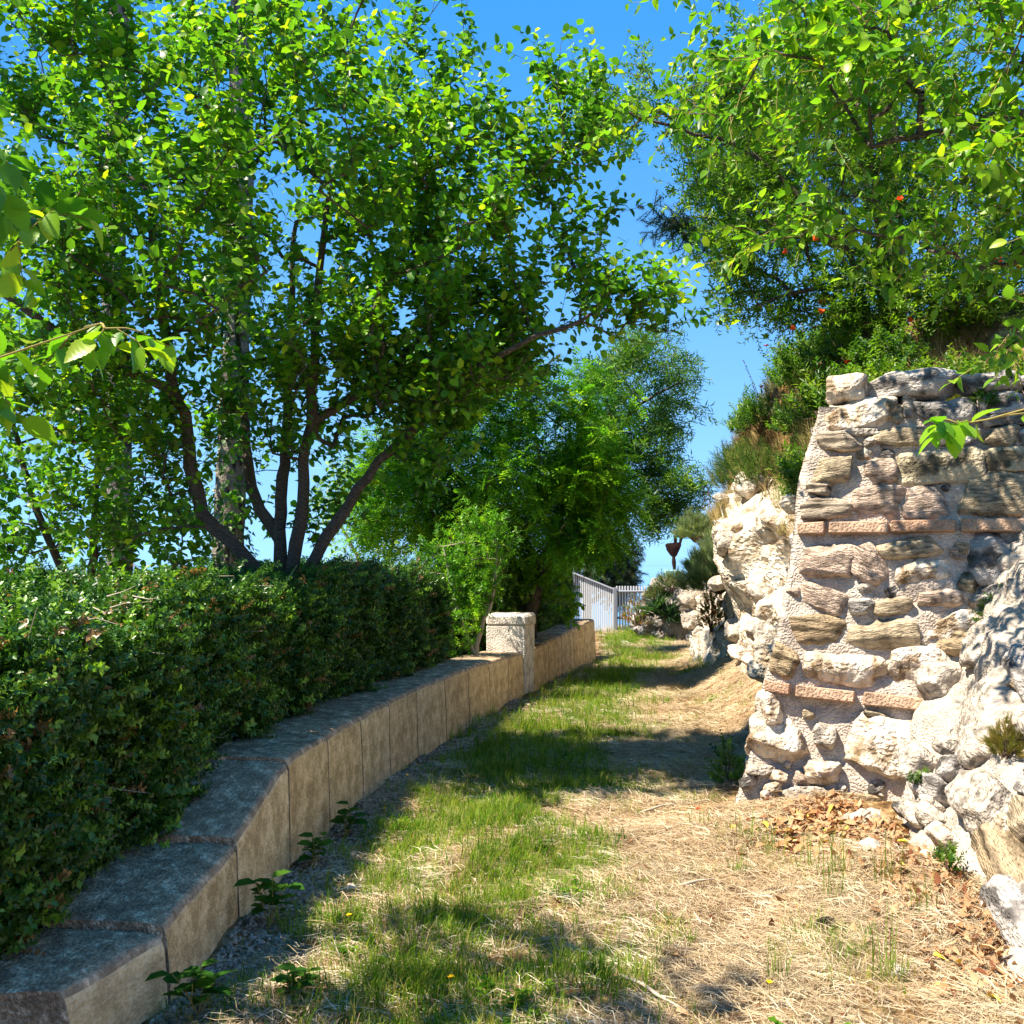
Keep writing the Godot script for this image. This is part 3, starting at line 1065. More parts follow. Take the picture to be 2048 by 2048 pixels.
func build_bench() -> void:
	var at := Vector3(-1.27, 0, -3.1)
	var t := thing("stone_bench", "long curved bench of tan concrete blocks with dark lichened tops below the hedge", "bench", at)
	for k in BENCH.size() - 1:
		if k == 12:
			continue
		var p: Array = BENCH[k]
		var q: Array = BENCH[k + 1]
		var a := Vector3(p[0], 0, p[1]) - at
		var b := Vector3(q[0], 0, q[1]) - at
		var d := (b - a).normalized()
		a += d * 0.009
		b -= d * 0.009
		var la := bench_left(k)
		var lb := bench_left(k + 1)
		if k == 11:
			lb = bench_left(11)
		if k == 0:
			la = Vector3(-0.985, 0, 0.17)
		var ha: float = p[3]
		var hb: float = q[2]
		# cross-section: [to the left, height]; the last two front points round the nose
		var prof := [[0.0, -0.12, 0], [0.012, 0.14, 0], [0.02, 0.9, 0], [0.026, -0.03, 1], [0.034, -0.012, 1], [0.05, -0.003, 1], [0.12, 0.002, 1], [0.46, 0.0, 1], [0.475, -0.02, 1], [0.475, -0.3, 1]]
		var front := MB.new()
		var top := MB.new()
		var segs := 8
		var ff := []
		var tf := []
		for s in segs + 1:
			var u := s / float(segs)
			var foot := a.lerp(b, u)
			var left := la.lerp(lb, u).normalized()
			var h := lerpf(ha, hb, u)
			if s == 0 or s == segs:
				h -= 0.006
			var row := []
			for c in prof:
				var y: float = h + c[1]
				if c[2] == 0:
					y = c[1] if c[1] < 0.5 else h - 0.045
					if c[1] > 0.1 and c[1] < 0.5:
						y = h * 0.45
				var pt: Vector3 = foot + left * c[0] + Vector3(0, y, 0)
				pt += (left * nz.get_noise_3dv(pt * 90.0 + Vector3.ONE * k) + Vector3(0, nz.get_noise_3dv(pt * 110.0), 0)) * 0.008
				row.append(pt)
			ff.append_array(row.slice(0, 4))
			tf.append_array(row.slice(3, 10))
		front.grid(ff, 4)
		top.grid(tf, 7)
		var blk := part(t, "block", null, null)
		var am := ArrayMesh.new()
		flip(front)
		flip(top)
		front.into(am, [M.concrete_front, M.concrete_front_c, M.concrete_front, M.concrete_front_b, M.concrete_front_c][k % 5])
		top.into(am, M.concrete_top)
		# ends
		var e0 := MB.new()
		for s in [0, segs]:
			var c0: Vector3 = (ff[s * 4] + tf[s * 7 + 6]) * 0.5
			var loop: Array = ff.slice(s * 4, s * 4 + 4) + tf.slice(s * 7 + 1, s * 7 + 7)
			loop.append(tf[s * 7 + 6] * Vector3(1, 0, 1) + Vector3(0, -0.12, 0))
			for j in loop.size():
				if s == 0:
					e0.tri(c0, loop[j], loop[(j + 1) % loop.size()])
				else:
					e0.tri(c0, loop[(j + 1) % loop.size()], loop[j])
		e0.into(am, M.concrete_top)
		blk.mesh = am
	# dark joint filling set back between the blocks
	var core := MB.new()
	var cf := []
	for k in BENCH.size():
		if k == 0 or k == BENCH.size() - 1:
			continue
		var l := bench_left(k)
		var h: float = minf(BENCH[k][2], BENCH[k][3]) - 0.035
		var c := Vector3(BENCH[k][0], 0, BENCH[k][1]) - at
		cf.append_array([c + l * 0.035 + Vector3(0, -0.1, 0), c + l * 0.035 + Vector3(0, h, 0), c + l * 0.44 + Vector3(0, h, 0), c + l * 0.44 + Vector3(0, -0.1, 0)])
	core.grid(cf, 4)
	flip(core)
	part(t, "joint", core.mesh(), M.joint)
	# the upright post that breaks the row
	var c := Vector3(0.195, 0, -11.725)
	var turn := Basis.looking_at(Vector3(0.235, 0, -0.972))
	var post := thing("stone_post", "square pale stone post with a thick cap standing in the bench row", "post", c + Vector3(-0.21, 0, -0.05))
	part(post, "shaft", warp(chamfer_box(Vector3(0.44, 0.9, 0.44), 0.012), 0.008, 3), M.post_stone, Transform3D(turn, Vector3(0, 0.3, 0)))
	part(post, "cap", warp(chamfer_box(Vector3(0.47, 0.12, 0.47), 0.02), 0.012, 4), M.post_stone, Transform3D(turn, Vector3(0, 0.81, 0)))


func flip(b: MB) -> void:
	for k in range(0, b.i.size(), 3):
		var q := b.i[k + 1]
		b.i[k + 1] = b.i[k + 2]
		b.i[k + 2] = q


# ---------- hedges ----------
func hedge_patch(n: int, r: float) -> ArrayMesh:
	var src := [sprig_mesh(16, 0.075, 0.023, 0.015, DIAMOND_T, DIAMOND_W, 0.9, 0.4, 0.0), sprig_mesh(14, 0.09, 0.021, 0.014, DIAMOND_T, DIAMOND_W, 0.9, 0.4, 0.0), sprig_mesh(12, 0.06, 0.026, 0.017, DIAMOND_T, DIAMOND_W, 0.9, 0.4, 0.0)]
	var out := MB.new()
	for k in n:
		var arr: Array = src[k % 3].surface_get_arrays(0)
		var sv: PackedVector3Array = arr[Mesh.ARRAY_VERTEX]
		var a := rf(0, TAU)
		var d := sqrt(rng.randf()) * r
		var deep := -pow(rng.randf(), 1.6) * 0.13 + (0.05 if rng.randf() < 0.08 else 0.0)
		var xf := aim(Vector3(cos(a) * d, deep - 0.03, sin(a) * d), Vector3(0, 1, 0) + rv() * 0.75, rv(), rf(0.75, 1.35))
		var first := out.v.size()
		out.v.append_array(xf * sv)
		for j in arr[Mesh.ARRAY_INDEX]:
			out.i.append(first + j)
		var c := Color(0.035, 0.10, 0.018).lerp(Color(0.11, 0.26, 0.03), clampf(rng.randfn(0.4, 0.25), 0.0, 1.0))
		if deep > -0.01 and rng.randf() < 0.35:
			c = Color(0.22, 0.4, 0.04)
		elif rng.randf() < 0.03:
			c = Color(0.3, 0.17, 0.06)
		var one := PackedColorArray()
		one.resize(sv.size())
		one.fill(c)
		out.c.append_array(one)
	return out.mesh()



func build_hedge(label: String, z0: float, z1: float, off: float, thick: float, top: float, dens: float, group := "") -> void:
	var at := Vector3(bench_x(z0) - off - thick * 0.5, 0, z0)
	var t := thing("box_hedge", label, "hedge", at, group)
	var line := []
	var z := z0
	while z >= z1:
		var x := bench_x(z)
		var d := Vector3(bench_x(z - 0.2) - bench_x(z + 0.2), 0, -0.4).normalized()
		line.append([Vector3(x, 0, z), Vector3(d.z, 0, -d.x)])
		z -= 0.12
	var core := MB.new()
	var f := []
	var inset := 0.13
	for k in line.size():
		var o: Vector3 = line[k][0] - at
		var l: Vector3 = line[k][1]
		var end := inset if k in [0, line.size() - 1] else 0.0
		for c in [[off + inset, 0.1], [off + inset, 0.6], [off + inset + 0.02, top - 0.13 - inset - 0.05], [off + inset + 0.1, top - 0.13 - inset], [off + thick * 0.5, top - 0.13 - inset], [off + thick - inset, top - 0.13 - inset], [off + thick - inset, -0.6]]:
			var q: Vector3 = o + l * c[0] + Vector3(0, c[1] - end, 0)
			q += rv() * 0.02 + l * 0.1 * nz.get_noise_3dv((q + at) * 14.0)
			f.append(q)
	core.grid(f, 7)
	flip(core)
	part(t, "inner_core", core.mesh(), M.hedge_core)  # one solid dark sheet behind the leaves in place of separate twigs
	# the clipped surface is laid with patches of leafy sprigs, their +y outwards
	var patches := []
	for v in 6:
		patches.append(hedge_patch(46, 0.15))
	var xfs := [[], [], [], [], [], []]
	var length := (line.size() - 1) * 0.125
	var n := int(length * (1.9 + thick) * dens)
	for k in n:
		var u := rf(0, line.size() - 1.001)
		var a: Array = line[int(u)]
		var b: Array = line[int(u) + 1]
		var o: Vector3 = a[0].lerp(b[0], u - int(u))
		var l: Vector3 = a[1]
		var pick := rng.randf() * (1.3 + thick + 0.6)
		var q: Vector3
		var nrm: Vector3
		var tw := top - 0.13 * smoothstep(-9.2, -6.5, o.z) + 0.09 * nz.get_noise_2d(o.z * 16.0, 7.0) + 0.05 * nz.get_noise_2d(o.z * 60.0, pick * 40.0)
		if pick < 1.3:
			var y := rf(0.24, tw)
			var wob := 0.16 * nz.get_noise_2d(o.z * 22.0, y * 30.0) + 0.07 * nz.get_noise_2d(o.z * 90.0, y * 90.0)
			q = o + l * (off + 0.03 + wob + 0.06 * smoothstep(0.7, 0.2, y)) + Vector3(0, y, 0)
			nrm = -l + Vector3(0, 0.35, 0)
		elif pick < 1.3 + thick:
			q = o + l * rf(off + 0.04, off + thick) + Vector3(0, tw - 0.03, 0)
			nrm = Vector3(0, 1, 0) - l * 0.2
		else:
			q = o + l * (off + thick) + Vector3(0, rf(0.4, tw), 0)
			nrm = l + Vector3(0, 0.3, 0)
		if k % 16 == 0:
			# the clipped ends
			var end_far := k % 32 == 0
			var ea: Array = line[line.size() - 1] if end_far else line[0]
			q = ea[0] + ea[1] * rf(off, off + thick) + Vector3(0, rf(0.2, tw), rf(-0.08, 0.08))
			nrm = Vector3(0, 0.3, -1.0 if end_far else 1.0)
		nrm = (nrm + rv() * 0.3).normalized()
		var fw := nrm.cross(rv()).normalized()
		xfs[k % 6].append(Transform3D(Basis(nrm.cross(fw), nrm, fw).orthonormalized() * rf(0.85, 1.15), q - at))
	for m in 6:
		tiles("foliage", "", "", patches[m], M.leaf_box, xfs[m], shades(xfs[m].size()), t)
	# bare twigs poking out
	var tw2 := MB.new()
	for k in int(length * 22.0):
		var a: Array = line[rng.randi_range(2, line.size() - 3)]
		var q: Vector3 = a[0] + a[1] * (off + 0.1) + Vector3(0, rf(0.25, top), 0) - at
		var d: Vector3 = (-a[1] + rv() * 0.8 + Vector3(0, 0.4, 0)).normalized() * rf(0.1, 0.24)
		tw2.tube(PackedVector3Array([q, q + d * 0.5 + rv() * 0.02, q + d]), PackedFloat32Array([0.003, 0.002, 0.001]), 4, false)
	part(t, "twigs", tw2.mesh(), M.twig_pale).set_meta("kind", "stuff")


# ---------- low plants ----------
# a bushy plant: stems fan out from the foot and carry sprigs
func bush(called: String, label: String, category: String, at: Vector3, r: Vector3, n: int, mesh: ArrayMesh, m: Material, pal: Array, size: Array, lift := 0.6, group := "") -> Node3D:
	var t := thing(called, label, category, at, group)
	var st := MB.new()
	var xfs := []
	var cols := PackedColorArray()
	for k in n:
		var d := Vector3(rf(-1, 1), rf(0.0, 1.0), rf(-1, 1))
		while d.length() > 1.0 or d.length() < 0.35:
			d = Vector3(rf(-1, 1), rf(0.0, 1.0), rf(-1, 1))
		d = d.normalized() * pow(d.length(), 0.5)
		var q := d * r * (1.0 + 0.35 * nz.get_noise_3dv(d * 60.0 + at * 20.0))
		if k % 6 == 0:
			st.tube(PackedVector3Array([Vector3(rf(-0.02, 0.02), -0.05, rf(-0.02, 0.02)), q * 0.5 + Vector3(0, 0.05 * r.y, 0), q]), PackedFloat32Array([0.006, 0.004, 0.002]), 4, false)
		xfs.append(aim(q * rf(0.8, 1.0), d + Vector3(0, lift, 0) + rv() * 0.5, rv(), rf(size[0], size[1])))
		var c: Color = pal[rng.randi() % pal.size()]
		var b := rf(0.75, 1.25)
		cols.append(Color(c.r * b, c.g * b, c.b * b))
	part(t, "stems", st.mesh(), M.twig)
	multi(t, "foliage", mesh, m, xfs, cols)
	return t


func weed(at: Vector3, h: float, leaves: int, size: float, label: String) -> void:
	var t := thing("broadleaf_weed", label, "weed", at, "weeds growing at the foot of the bench")
	var lm := [tinted(leaf_mesh("oval", 0.085 * size, 0.06 * size, 0.2, 0.35), Color(0.05, 0.15, 0.02)), tinted(leaf_mesh("oval", 0.07 * size, 0.05 * size, 0.3, 0.2), Color(0.09, 0.21, 0.025))]
	for s in 4:
		var d := Vector3(rf(-0.5, 0.5), 1, rf(-0.5, 0.5)) * h * rf(0.6, 1.0)
		if s == 0:
			d = Vector3(0.05, 1, 0.05) * h
		var b := MB.new()
		b.tube(PackedVector3Array([Vector3.ZERO, d * 0.5 + rv() * 0.02, d]), PackedFloat32Array([0.003, 0.0025, 0.0015]), 5, false)
		var stem := part(t, "stem", b.mesh(), M.twig_green)
		for k in leaves:
			var u := 0.35 + 0.65 * (k + 1.0) / leaves
			var a := k * 2.4 + s
			var dir := Vector3(cos(a), 0.35, sin(a))
			part(stem, "leaf", lm[(k + s) % 2], M.grass, aim(d * u, dir, Vector3.UP + rv() * 0.3, rf(0.7, 1.2)))


func flower(called: String, label: String, group: String, at: Vector3, h: float, m: Material, petals: int, size: float) -> void:
	var t := thing(called, label, "flower", at, group)
	var b := MB.new()
	var tip := Vector3(rf(-0.2, 0.2) * h, h, rf(-0.2, 0.2) * h)
	b.tube(PackedVector3Array([Vector3.ZERO, tip * 0.5 + rv() * 0.01, tip]), PackedFloat32Array([0.0018, 0.0015, 0.0012]), 4, false)
	var stem := part(t, "stem", b.mesh(), M.twig_green)
	var pm := leaf_mesh("oval", size, size * 0.8, 0.3, -0.25)
	for k in petals:
		var a := TAU * k / petals + rf(-0.1, 0.1)
		part(stem, "petal", pm, m, aim(tip, Vector3(cos(a), rf(0.1, 0.5), sin(a)), Vector3.UP))


# ---------- what covers the path ----------
func green_at(x: float, z: float) -> float:
	var b := bench_x(z)
	var s := x - b
	var wide := bank_at(z).x - b
	var n := nz.get_noise_2d(x * 30.0, z * 30.0) * 0.55 + nz.get_noise_2d(x * 100.0 + 50.0, z * 100.0) * 0.45
	var v := 0.62 + n * 0.8 - smoothstep(wide * 0.38, wide * 0.72, s) * (0.8 if z > -13.0 else 0.35) - smoothstep(0.42, 0.15, s) * 0.8
	if z < -13.5:
		v -= 0.45 * smoothstep(0.45, 0.1, absf(s - 1.45))
	return clampf(v, 0.0, 1.0)


func open_ground(x: float, z: float) -> bool:
	if z < -5.2 and z > -6.9 and x > 1.22 + (z + 5.2) * 0.0 and (Vector3(x, 0, z) - PIER_AT).dot(Vector3(-0.37, 0, 0.93)) < 0.02 and (Vector3(x, 0, z) - PIER_AT).dot(PIER_U) > -0.02:
		return false
	if absf(z + 11.72) < 0.3 and x < 0.28:
		return false
	return x > bench_x(z) + 0.015 and x < bank_at(z).x + (0.1 if z > -7.0 else 0.42)


# a patch of ground cover about 0.3 m across, its tufts in their own shades
func patch_mesh(src: Array, n: int, r: float, sc: Array, shades: Array) -> ArrayMesh:
	var out := MB.new()
	for k in n:
		var arr: Array = src[k % src.size()].surface_get_arrays(0)
		var sv: PackedVector3Array = arr[Mesh.ARRAY_VERTEX]
		var a := rf(0, TAU)
		var d := sqrt(rng.randf()) * r
		var xf := Transform3D(Basis(Vector3.UP, rf(0, TAU)).rotated(Vector3.RIGHT, rf(-0.15, 0.15)) * rf(sc[0], sc[1]), Vector3(cos(a) * d, 0, sin(a) * d))
		var first := out.v.size()
		out.v.append_array(xf * sv)
		for j in arr[Mesh.ARRAY_INDEX]:
			out.i.append(first + j)
		var w := clampf(rng.randfn(0.45, 0.3), 0.0, 0.999) * (shades.size() - 1)
		var c: Color = shades[int(w)].lerp(shades[int(w) + 1], w - int(w))
		var one := PackedColorArray()
		one.resize(sv.size())
		one.fill(c)
		out.c.append_array(one)
	return out.mesh()


func on_land(x: float, z: float, s: float) -> Transform3D:
	var y := land(x, z)
	var gx := (land(x + 0.1, z) - land(x - 0.1, z)) / 0.2
	var gz := (land(x, z + 0.1) - land(x, z - 0.1)) / 0.2
	var up := Vector3(-gx, 1, -gz).normalized()
	var f := up.cross(Vector3.RIGHT.rotated(Vector3.UP, rf(0, TAU))).normalized()
	return Transform3D(Basis(up.cross(f), up, f).orthonormalized() * s, Vector3(x, y, z))


func build_ground_cover() -> void:
	var gm := []
	for k in 3:
		gm.append(tuft_mesh(10, 0.05 + 0.02 * k, 0.0028, 1.0, 0.045))
	var tall := [tuft_mesh(8, 0.19, 0.004, 0.35, 0.03)]
	var sm := []
	for k in 3:
		sm.append(tuft_mesh(14, 0.2 - 0.05 * k, 0.0021, 0.0, 0.1, true))
	var clover := [sprig_mesh(9, 0.03, 0.02, 0.018, DIAMOND_T, DIAMOND_W, 1.6, 0.3, 0.0)]
	var lush := [Color(0.06, 0.16, 0.014), Color(0.13, 0.27, 0.02), Color(0.24, 0.38, 0.03), Color(0.42, 0.45, 0.1), Color(0.5, 0.4, 0.16)]
	var tan := [Color(0.26, 0.18, 0.105), Color(0.44, 0.33, 0.2), Color(0.58, 0.46, 0.3), Color(0.72, 0.63, 0.46)]
	var grass := [patch_mesh(gm, 16, 0.16, [0.4, 1.2], lush), patch_mesh(gm, 40, 0.16, [0.4, 1.3], lush), patch_mesh(gm, 75, 0.16, [0.45, 1.45], lush)]
	var straw := [patch_mesh(sm, 12, 0.17, [0.6, 1.1], tan), patch_mesh(sm, 26, 0.17, [0.6, 1.1], tan), patch_mesh(sm, 34, 0.17, [0.6, 1.1], tan)]
	var clov := patch_mesh(clover, 12, 0.12, [0.7, 1.5], lush.slice(0, 3))
	var high := patch_mesh(tall, 6, 0.13, [0.5, 1.15], lush.slice(0, 4))
	var gx := [[], [], []]
	var sx := [[], [], []]
	var cx := []
	var hx := []
	var zt := -2.6
	while zt > -23.4:
		var step := 0.19 if zt > -9.0 else 0.27
		var x := bench_x(zt)
		while x < bank_at(zt).x + 0.45:
			var px := x + rf(-0.09, 0.09)
			var pz := zt + rf(-0.09, 0.09)
			x += step
			if not open_ground(px, pz) or not open_ground(px + 0.1, pz - 0.05) and pz < -5.0 and pz > -7.0:
				continue
			var v := green_at(px, pz)
			var nb := smoothstep(0.38, 0.1, px - bench_x(pz))
			var big := 1.0 if zt > -9.0 else 1.35
			if v > 0.12:
				gx[0 if v < 0.38 else (1 if v < 0.68 else 2)].append(on_land(px, pz, big * rf(0.85, 1.1)))
			if rng.randf() > nb * 1.3:
				sx[2 if v < 0.15 else (1 if v < 0.45 else 0)].append(on_land(px, pz, big * rf(0.85, 1.1)))
			if v > 0.3 and rng.randf() < 0.16:
				cx.append(on_land(px, pz, rf(0.8, 1.2)))
			if (v > 0.5 and rng.randf() < 0.06) or (px - bench_x(pz) < 0.3 and zt < -8.0 and rng.randf() < 0.5) or (zt < -13.0 and v > 0.4 and rng.randf() < 0.25):
				hx.append(on_land(px, pz, rf(0.7, 1.1)))
		zt -= step
	for m in 3:
		tiles("grass", "short green grass growing in patches along the path", "grass", grass[m], M.grass, gx[m], shades(gx[m].size()))
		tiles("straw", "dry cut straw strewn over the path", "straw", straw[m], M.straw, sx[m], shades(sx[m].size()))
	tiles("tall_grass", "taller green grass blades along the foot of the bench", "grass", high, M.grass, hx, shades(hx.size()))
	tiles("clover", "small clover leaves among the grass", "ground cover", clov, M.grass, cx, shades(cx.size()))
	# gravel along the foot of the bench
	var peb := []
	for k in 3:
		peb.append(stone_low(k))
	var px := [[], [], []]
	var pc := [PackedColorArray(), PackedColorArray(), PackedColorArray()]
	for k in 13000:
		var z := -2.8 - pow(rng.randf(), 1.5) * 12.0
		var x := bench_x(z) + absf(rng.randfn(0.0, 0.22)) + 0.01
		if not open_ground(x, z):
			continue
		var m := k % 3
		px[m].append(Transform3D(Basis.from_euler(rv() * 3.0) * rf(0.005, 0.014) * (1.5 if rng.randf() < 0.08 else 1.0), Vector3(x, land(x, z) + 0.002, z)))
		var c := rf(0.2, 0.6)
		pc[m].append(Color(c, c * 0.84, c * 0.64))
	for m in 3:
		tag(multi(self, "gravel", peb[m], M.pebble, px[m], pc[m]), "grey gravel strip along the foot of the bench", "gravel", "", "stuff")
	# brown fallen leaves gathered at the foot of the pier and the wall
	var lv := [leaf_mesh("oval", 0.075, 0.042, 0.5, 0.5), leaf_mesh("oval", 0.065, 0.035, -0.4, -0.5), leaf_mesh("point", 0.08, 0.034, 0.8, 0.5)]
	var lx := [[], [], []]
	var lc := [PackedColorArray(), PackedColorArray(), PackedColorArray()]
	for k in 2300:
		var z := rf(-5.95, -2.9)
		var e := bank_at(z).x
		var x := e + 0.1 - absf(rng.randfn(0.0, 0.2))
		if k % 3 == 0:
			x = 1.55 + rng.randfn(0, 0.16)
			z = -5.55 + rng.randfn(0, 0.2)
		if k % 29 == 0:
			x = rf(0.2, 1.7)
			z = rf(-6.0, -3.0)
		if not open_ground(x, z):
			continue
		var m := k % 3
		lx[m].append(aim(Vector3(x, land(x, z) + rf(0.008, 0.03), z), Vector3(rf(-1, 1), rf(-0.25, 0.35), rf(-1, 1)), Vector3.UP + rv() * 0.5, rf(0.45, 0.95)))
		var c := Color(0.34, 0.17, 0.075).lerp(Color(0.52, 0.34, 0.19), rng.randf())
		if rng.randf() < 0.2:
			c = Color(0.16, 0.06, 0.03)
		if rng.randf() < 0.02:
			c = Color(0.75, 0.6, 0.08)
		lc[m].append(c)
	for m in 3:
		tag(multi(self, "leaf_litter", lv[m], M.dry_leaf, lx[m], lc[m]), "curled brown fallen leaves heaped at the foot of the wall", "leaf litter", "", "stuff")


func shades(n: int) -> PackedColorArray:
	var c := PackedColorArray()
	for k in n:
		var b := rf(0.8, 1.15)
		c.append(Color(b * rf(0.92, 1.05), b, b))
	return c


func stone_low(k: int) -> ArrayMesh:
	var b := MB.new()
	var t := [Vector3(0, 1, 0), Vector3(0, -1, 0), Vector3(1, 0, 0), Vector3(-1, 0, 0), Vector3(0, 0, 1), Vector3(0, 0, -1)]
	for q in t:
		b.v.append(q * rf(0.6, 1.15))
	b.i = PackedInt32Array([0, 4, 2, 0, 3, 4, 0, 5, 3, 0, 2, 5, 1, 2, 4, 1, 4, 3, 1, 3, 5, 1, 5, 2])
	return b.mesh()


# ---------- bank vegetation ----------
func build_bank_plants() -> void:
	var grey := tuft_mesh(26, 0.16, 0.004, 0.5, 0.02)
	var leafy := sprig_mesh(14, 0.16, 0.055, 0.018, LANCE_T, LANCE_W)
	var spiky := sprig_mesh(22, 0.22, 0.05, 0.007, DIAMOND_T, DIAMOND_W, 0.6)
	var round_leaf := sprig_mesh(12, 0.10, 0.032, 0.02, DIAMOND_T, DIAMOND_W)
	var greys := [Color(0.26, 0.33, 0.2), Color(0.2, 0.27, 0.15), Color(0.34, 0.4, 0.26), Color(0.15, 0.22, 0.1)]
	var greens := [Color(0.08, 0.19, 0.025), Color(0.13, 0.28, 0.025), Color(0.05, 0.13, 0.02), Color(0.2, 0.32, 0.04)]
	var darks := [Color(0.05, 0.11, 0.03), Color(0.08, 0.16, 0.04), Color(0.13, 0.2, 0.07), Color(0.22, 0.24, 0.1)]
	bush("silver_shrub", "round grey green cushion shrub on the white rock face", "shrub", Vector3(2.56, 1.1, -13.0), Vector3(0.44, 0.6, 0.45), 560, grey, M.leaf_matt, greys, [0.8, 1.3])
	bush("silver_shrub", "small pale olive shrub leaning out above the cushion shrub", "shrub", Vector3(2.62, 1.78, -15.0), Vector3(0.26, 0.34, 0.3), 260, grey, M.leaf_matt, greys, [0.7, 1.1])
	bush("trailing_plant", "reddish green plant trailing down the rock under the cushion shrub", "plant", Vector3(2.50, 0.62, -13.2), Vector3(0.16, 0.5, 0.2), 150, round_leaf, M.leaf_matt, [Color(0.25, 0.22, 0.05), Color(0.3, 0.12, 0.05), Color(0.14, 0.2, 0.03)], [0.6, 1.0])
	# herbs and bushes over the brow; each sits on the bank
	var spots := [
		[-8.2, 0.86, 0, 0.34, "leafy green bush hanging over the brow behind the pier"],
		[-8.9, 0.80, 1, 0.32, "dark spiky herb beside the leafy bush behind the pier"],
		[-9.6, 0.92, 0, 0.4, "broad leafy bush above the brown soil patch"],
		[-10.2, 0.70, 1, 0.34, "dark spiky herb low on the brown soil of the bank"],
		[-10.9, 0.84, 2, 0.3, "round leaved bush in the middle of the bank"],
		[-11.6, 0.66, 1, 0.36, "tall dark spiky herb above the white rock"],
		[-12.2, 0.86, 0, 0.4, "leafy bush spreading at the top of the bank"],
		[-12.8, 0.74, 1, 0.3, "spiky herb growing beside bare soil on the bank"],
		[-13.4, 0.95, 2, 0.34, "round leaved bush on the skyline of the bank"],
		[-14.0, 0.84, 1, 0.26, "small spiky herb on the skyline of the bank"],
		[-14.7, 0.9, 1, 0.3, "spiky herb on the brow above the silver shrubs"],
		[-9.0, 1.04, 2, 0.42, "dense round leaved bush under the orange flowered tree"],
		[-10.0, 1.08, 0, 0.5, "large leafy bush under the orange flowered tree"],
		[-11.2, 1.05, 2, 0.5, "large round leaved bush at the crest of the bank"],
		[-12.6, 1.1, 0, 0.45, "large leafy bush at the crest of the bank"],
		[-7.7, 1.02, 2, 0.4, "dense bush standing just behind the pier top"],
		[-16.2, 0.8, 1, 0.28, "spiky herb at the far low end of the bank"],
		[-9.3, 0.6, 2, 0.22, "small bright weed in the upper rock cracks"],
		[-8.0, 0.66, 0, 0.24, "bright green weed beside the upper left corner of the pier"],
		[-15.6, 0.55, 2, 0.2, "low weed in the rock at the far end of the bank"],
	]
	for s in spots:
		var at := bank_point(s[0], s[1])
		var mesh: ArrayMesh = [leafy, spiky, round_leaf][s[2]]
		bush(["leafy_bush", "spiky_herb", "round_leaf_bush"][s[2]], s[4], "bush", at, Vector3(s[3], s[3] * 1.1, s[3]) * 0.85, int(620 * s[3]), mesh, [M.leaf, M.leaf_matt, M.leaf][s[2]], [greens, darks, greens][s[2]], [0.7, 1.25], 0.9)
	# flower spikes standing against the sky
	for k in 11:
		var z := rf(-15.5, -9.0)
		var at := bank_point(z, rf(0.72, 0.98))
		var t := thing("flower_spike", "thin violet flower spike standing against the sky on the bank", "flower", at, "violet flower spikes on the brow of the bank")
		var h := rf(0.4, 0.75)
		var lean := Vector3(rf(-0.45, -0.05), 1, rf(-0.2, 0.2)).normalized() * h
		var b := MB.new()
		b.tube(PackedVector3Array([Vector3(0, -0.03, 0), lean * 0.5 + rv() * 0.02, lean]), PackedFloat32Array([0.005, 0.004, 0.002]), 4, false)
		var stalk := part(t, "stalk", b.mesh(), M.twig_green)
		var fl := MB.new()
		for q in 34:
			var u := 0.45 + 0.55 * q / 34.0
			add_leaf(fl, aim(lean * u, rv() + lean.normalized() * 0.5, rv(), rf(0.7, 1.1)), 0.022, 0.012, 0.2, 0.1, DIAMOND_T, DIAMOND_W)
		part(stalk, "blossom", fl.mesh(), M.violet_petal)
	# red flowers in the bank
	for k in 12:
		var z := rf(-13.0, -7.4)
		var at := bank_point(z, rf(0.75, 1.08))
		flower("red_flower", "small red poppy like flower among the green on the bank", "red flowers on the bank", at, rf(0.3, 0.55), M.red_petal, 4, 0.045)
	# dry grass on the brow and green grass on top of the pier
	var dry := tuft_mesh(16, 0.3, 0.003, 0.8, 0.04)
	var dx := []
	var dc := PackedColorArray()
	for k in 5200:
		var z := rf(-17.5, -7.0)
		var t := rf(0.5, 1.38)
		var q := bank_point(z, t)
		if nz.get_noise_3dv(q * 26.0) < -0.12:
			continue
		dx.append(Transform3D(Basis(Vector3.UP, rf(0, TAU)).rotated(Vector3(0, 0, 1), rf(0.0, 0.5)) * rf(0.4, 1.0), q))
		dc.append(Color(0.5, 0.38, 0.18).lerp(Color(0.2, 0.22, 0.05), rng.randf() * rng.randf() * 1.6))
	tag(multi(self, "dry_grass", dry, M.straw, dx, dc), "dry yellow grass covering the soil of the bank", "grass", "", "stuff")
	var wx := []
	var wc := PackedColorArray()
	for k in 1500:
		var a := rf(0.55, 2.4)
		var q := PIER_AT + PIER_U * a + PIER_V * 2.45 + PIER_BACK * rf(0.22, 1.6)
		q.y -= 0.02
		wx.append(Transform3D(Basis(Vector3.UP, rf(0, TAU)) * rf(0.35, 0.8), q))
		wc.append(Color(0.2, 0.28, 0.03).lerp(Color(0.5, 0.4, 0.16), rng.randf()))
	tag(multi(self, "wall_top_grass", dry, M.grass, wx, wc), "bright green and dry grass growing on top of the pier", "grass", "", "stuff")
